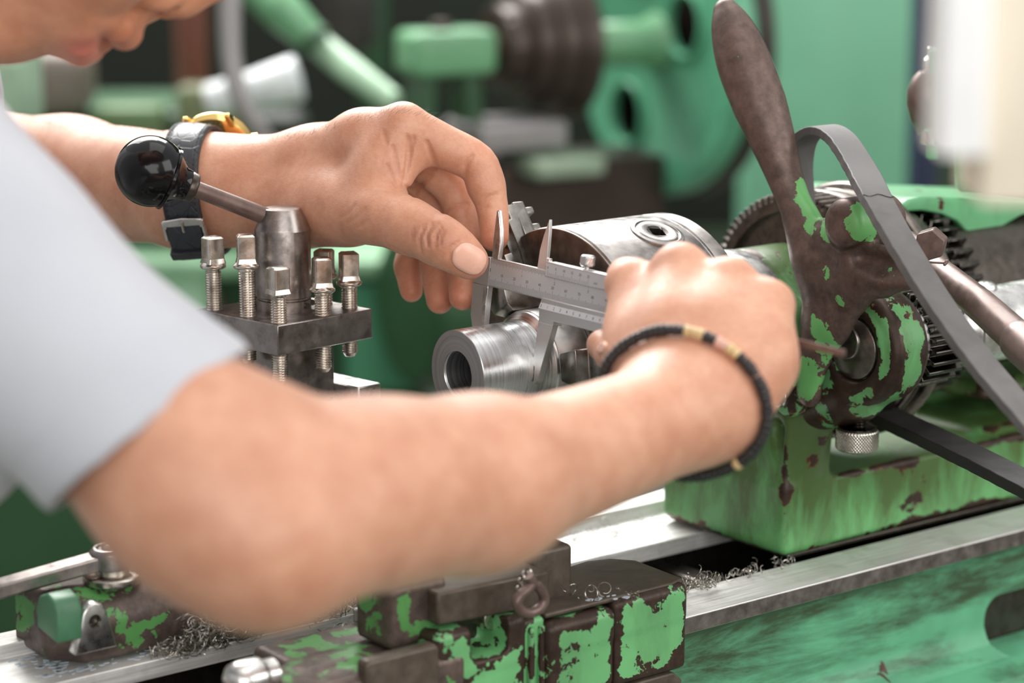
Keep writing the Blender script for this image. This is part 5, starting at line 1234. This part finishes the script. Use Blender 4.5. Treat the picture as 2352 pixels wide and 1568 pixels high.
CFr = Frame(cc + wn * .003, wn, cw, cn)
MB(CFr).lathe([(.1, -4.5), (16, -4.5), (18.5, -3), (19.2, -.5), (19.2, 1.6), (18.4, 3), (16.6, 4), (15.8, 3.4), (.1, 3.4)], ax='z', seg=72).build('watch_case', m_gold, wt_)
for sx_ in (-1, 1):
    for sy_ in (-1, 1): MB(CFr).prism([(sy_ * 12, -4), (sy_ * 12, .6), (sy_ * 18, -.2), (sy_ * 22, -3.2), (sy_ * 21.5, -5.6), (sy_ * 17, -4.4)], sx_ * 11.6 - 1.5, sx_ * 11.6 + 1.5, 'yz').build('lug', m_gold, wt_, .5, 2)
MB(CFr).lathe([(.1, 3.3), (15.6, 3.3), (15.6, 3.7), (.1, 3.8)], ax='z', seg=60).build('watch_dial', plain('white_dial', (.8, .8, .78, 1), .2, bump=0), wt_)
MB(CFr).lathe([(.1, 19), (2.6, 19), (2.6, 22.5), (.1, 22.5)], ax='x', seg=24).build('crown', m_gold, wt_, .3)
ib = int(np.argmin(np.abs(np.array([pxy(p_)[1] for p_ in qt]) - 502) + 1e3 * ((qt - CAM) @ FWD > hc @ FWD - CAM @ FWD)))
bk = qt[ib]; bnn = nrm(dt_[ib]); bw = np.cross(bnn, wn); BKF = Frame(bk + bnn * .0052, wn, bw, bnn)
if BKF.m[1] @ UP < 0: BKF = Frame(BKF.o, wn, -bw, bnn)
MB(BKF).prism([(-11.2, -2.4), (-10.6, 2.6), (0, 3.6), (10.6, 2.6), (11.2, -2.4), (0, -1.4)], .4, 1.7, 'xy').prism([(-11.2, -9), (-11.2, 2), (-9.6, 2), (-9.6, -9)], -2, 1.6, 'xy').prism([(11.2, -9), (11.2, 2), (9.6, 2), (9.6, -9)], -2, 1.6, 'xy').build('buckle', m_bright, wt_, .4)
MB(BKF).tube([(0, 1.5, 1.9), (0, -3, 1.9), (0, -6, .6)], .9, 8).build('buckle_pin', m_bolt, wt_)
def ribbon(F, path, w, t, name, mat, par, tip=0):
    pp = spline(path, 6); k = len(pp); tg = np.gradient(pp, axis=0); v = []
    for i in range(k):
        nn = nrm((0, -tg[i][2], tg[i][1])); ww = w * (1 if i < k - 1 - tip else sqrt(max(.05, 1 - ((i - k + 1 + tip) / max(1, tip)) ** 2)))
        for a_, b_ in ((-1, -1), (1, -1), (1, 1), (-1, 1)): v.append((a_ * ww, pp[i][1] + nn[1] * b_ * t / 2, pp[i][2] + nn[2] * b_ * t / 2))
    f = [(i * 4 + j, i * 4 + (j + 1) % 4, (i + 1) * 4 + (j + 1) % 4, (i + 1) * 4 + j) for i in range(k - 1) for j in range(4)] + [(0, 1, 2, 3), tuple(range(4 * k - 4, 4 * k))]
    return MB(F).add(v, f).build(name, mat, par, .5)
ribbon(BKF, [(0, -.5, .4), (0, -6, 1.0), (0, -13, .4), (0, -20, -3), (0, -25, -9), (0, -27, -17)], 9.3, 2.6, 'strap_tail', m_croc, wt_, 4)
ribbon(BKF, [(0, -15.5, .2), (0, -18, -.8), (0, -20, -2)], 10.6, 5.2, 'keeper_loop', m_croc, wt_)
# hairs on the far forearm
hr = random.Random(4); hm = MB(WF); hx, hy = [], []
for i in range(420):
    x = hr.uniform(10, 1000) if hr.random() < .7 else hr.uniform(40, 400)
    top = np.interp(x, [0, 150, 300, 390, 560, 700, 800, 920, 1000], [256, 276, 288, 292, 312, 298, 268, 240, 268])
    if 385 < x < 580: continue
    hx.append(x); hy.append(top + abs(hr.gauss(0, 7)) + 7)
hq, hg = hit(hx, hy, .95)
for p_, g_ in zip(hq, hg):
    if (p_ - CAM) @ FWD > 1.6: continue
    d_ = nrm(g_ * .55 + UP * .25 + RIGHT * hr.uniform(.2, 1.0) + FWD * hr.gauss(0, .2)); l_ = hr.uniform(.003, .007)
    hm.tube([p_, p_ + d_ * l_ * .5, p_ + d_ * l_ + RIGHT * l_ * .25 - UP * l_ * .08], [.035, .03, .012], 3, True)
props(hm.build('arm_hair', plain('dark_hair', lin(60, 40, 30), .5, bump=0), person), None, None, None, 'stuff')
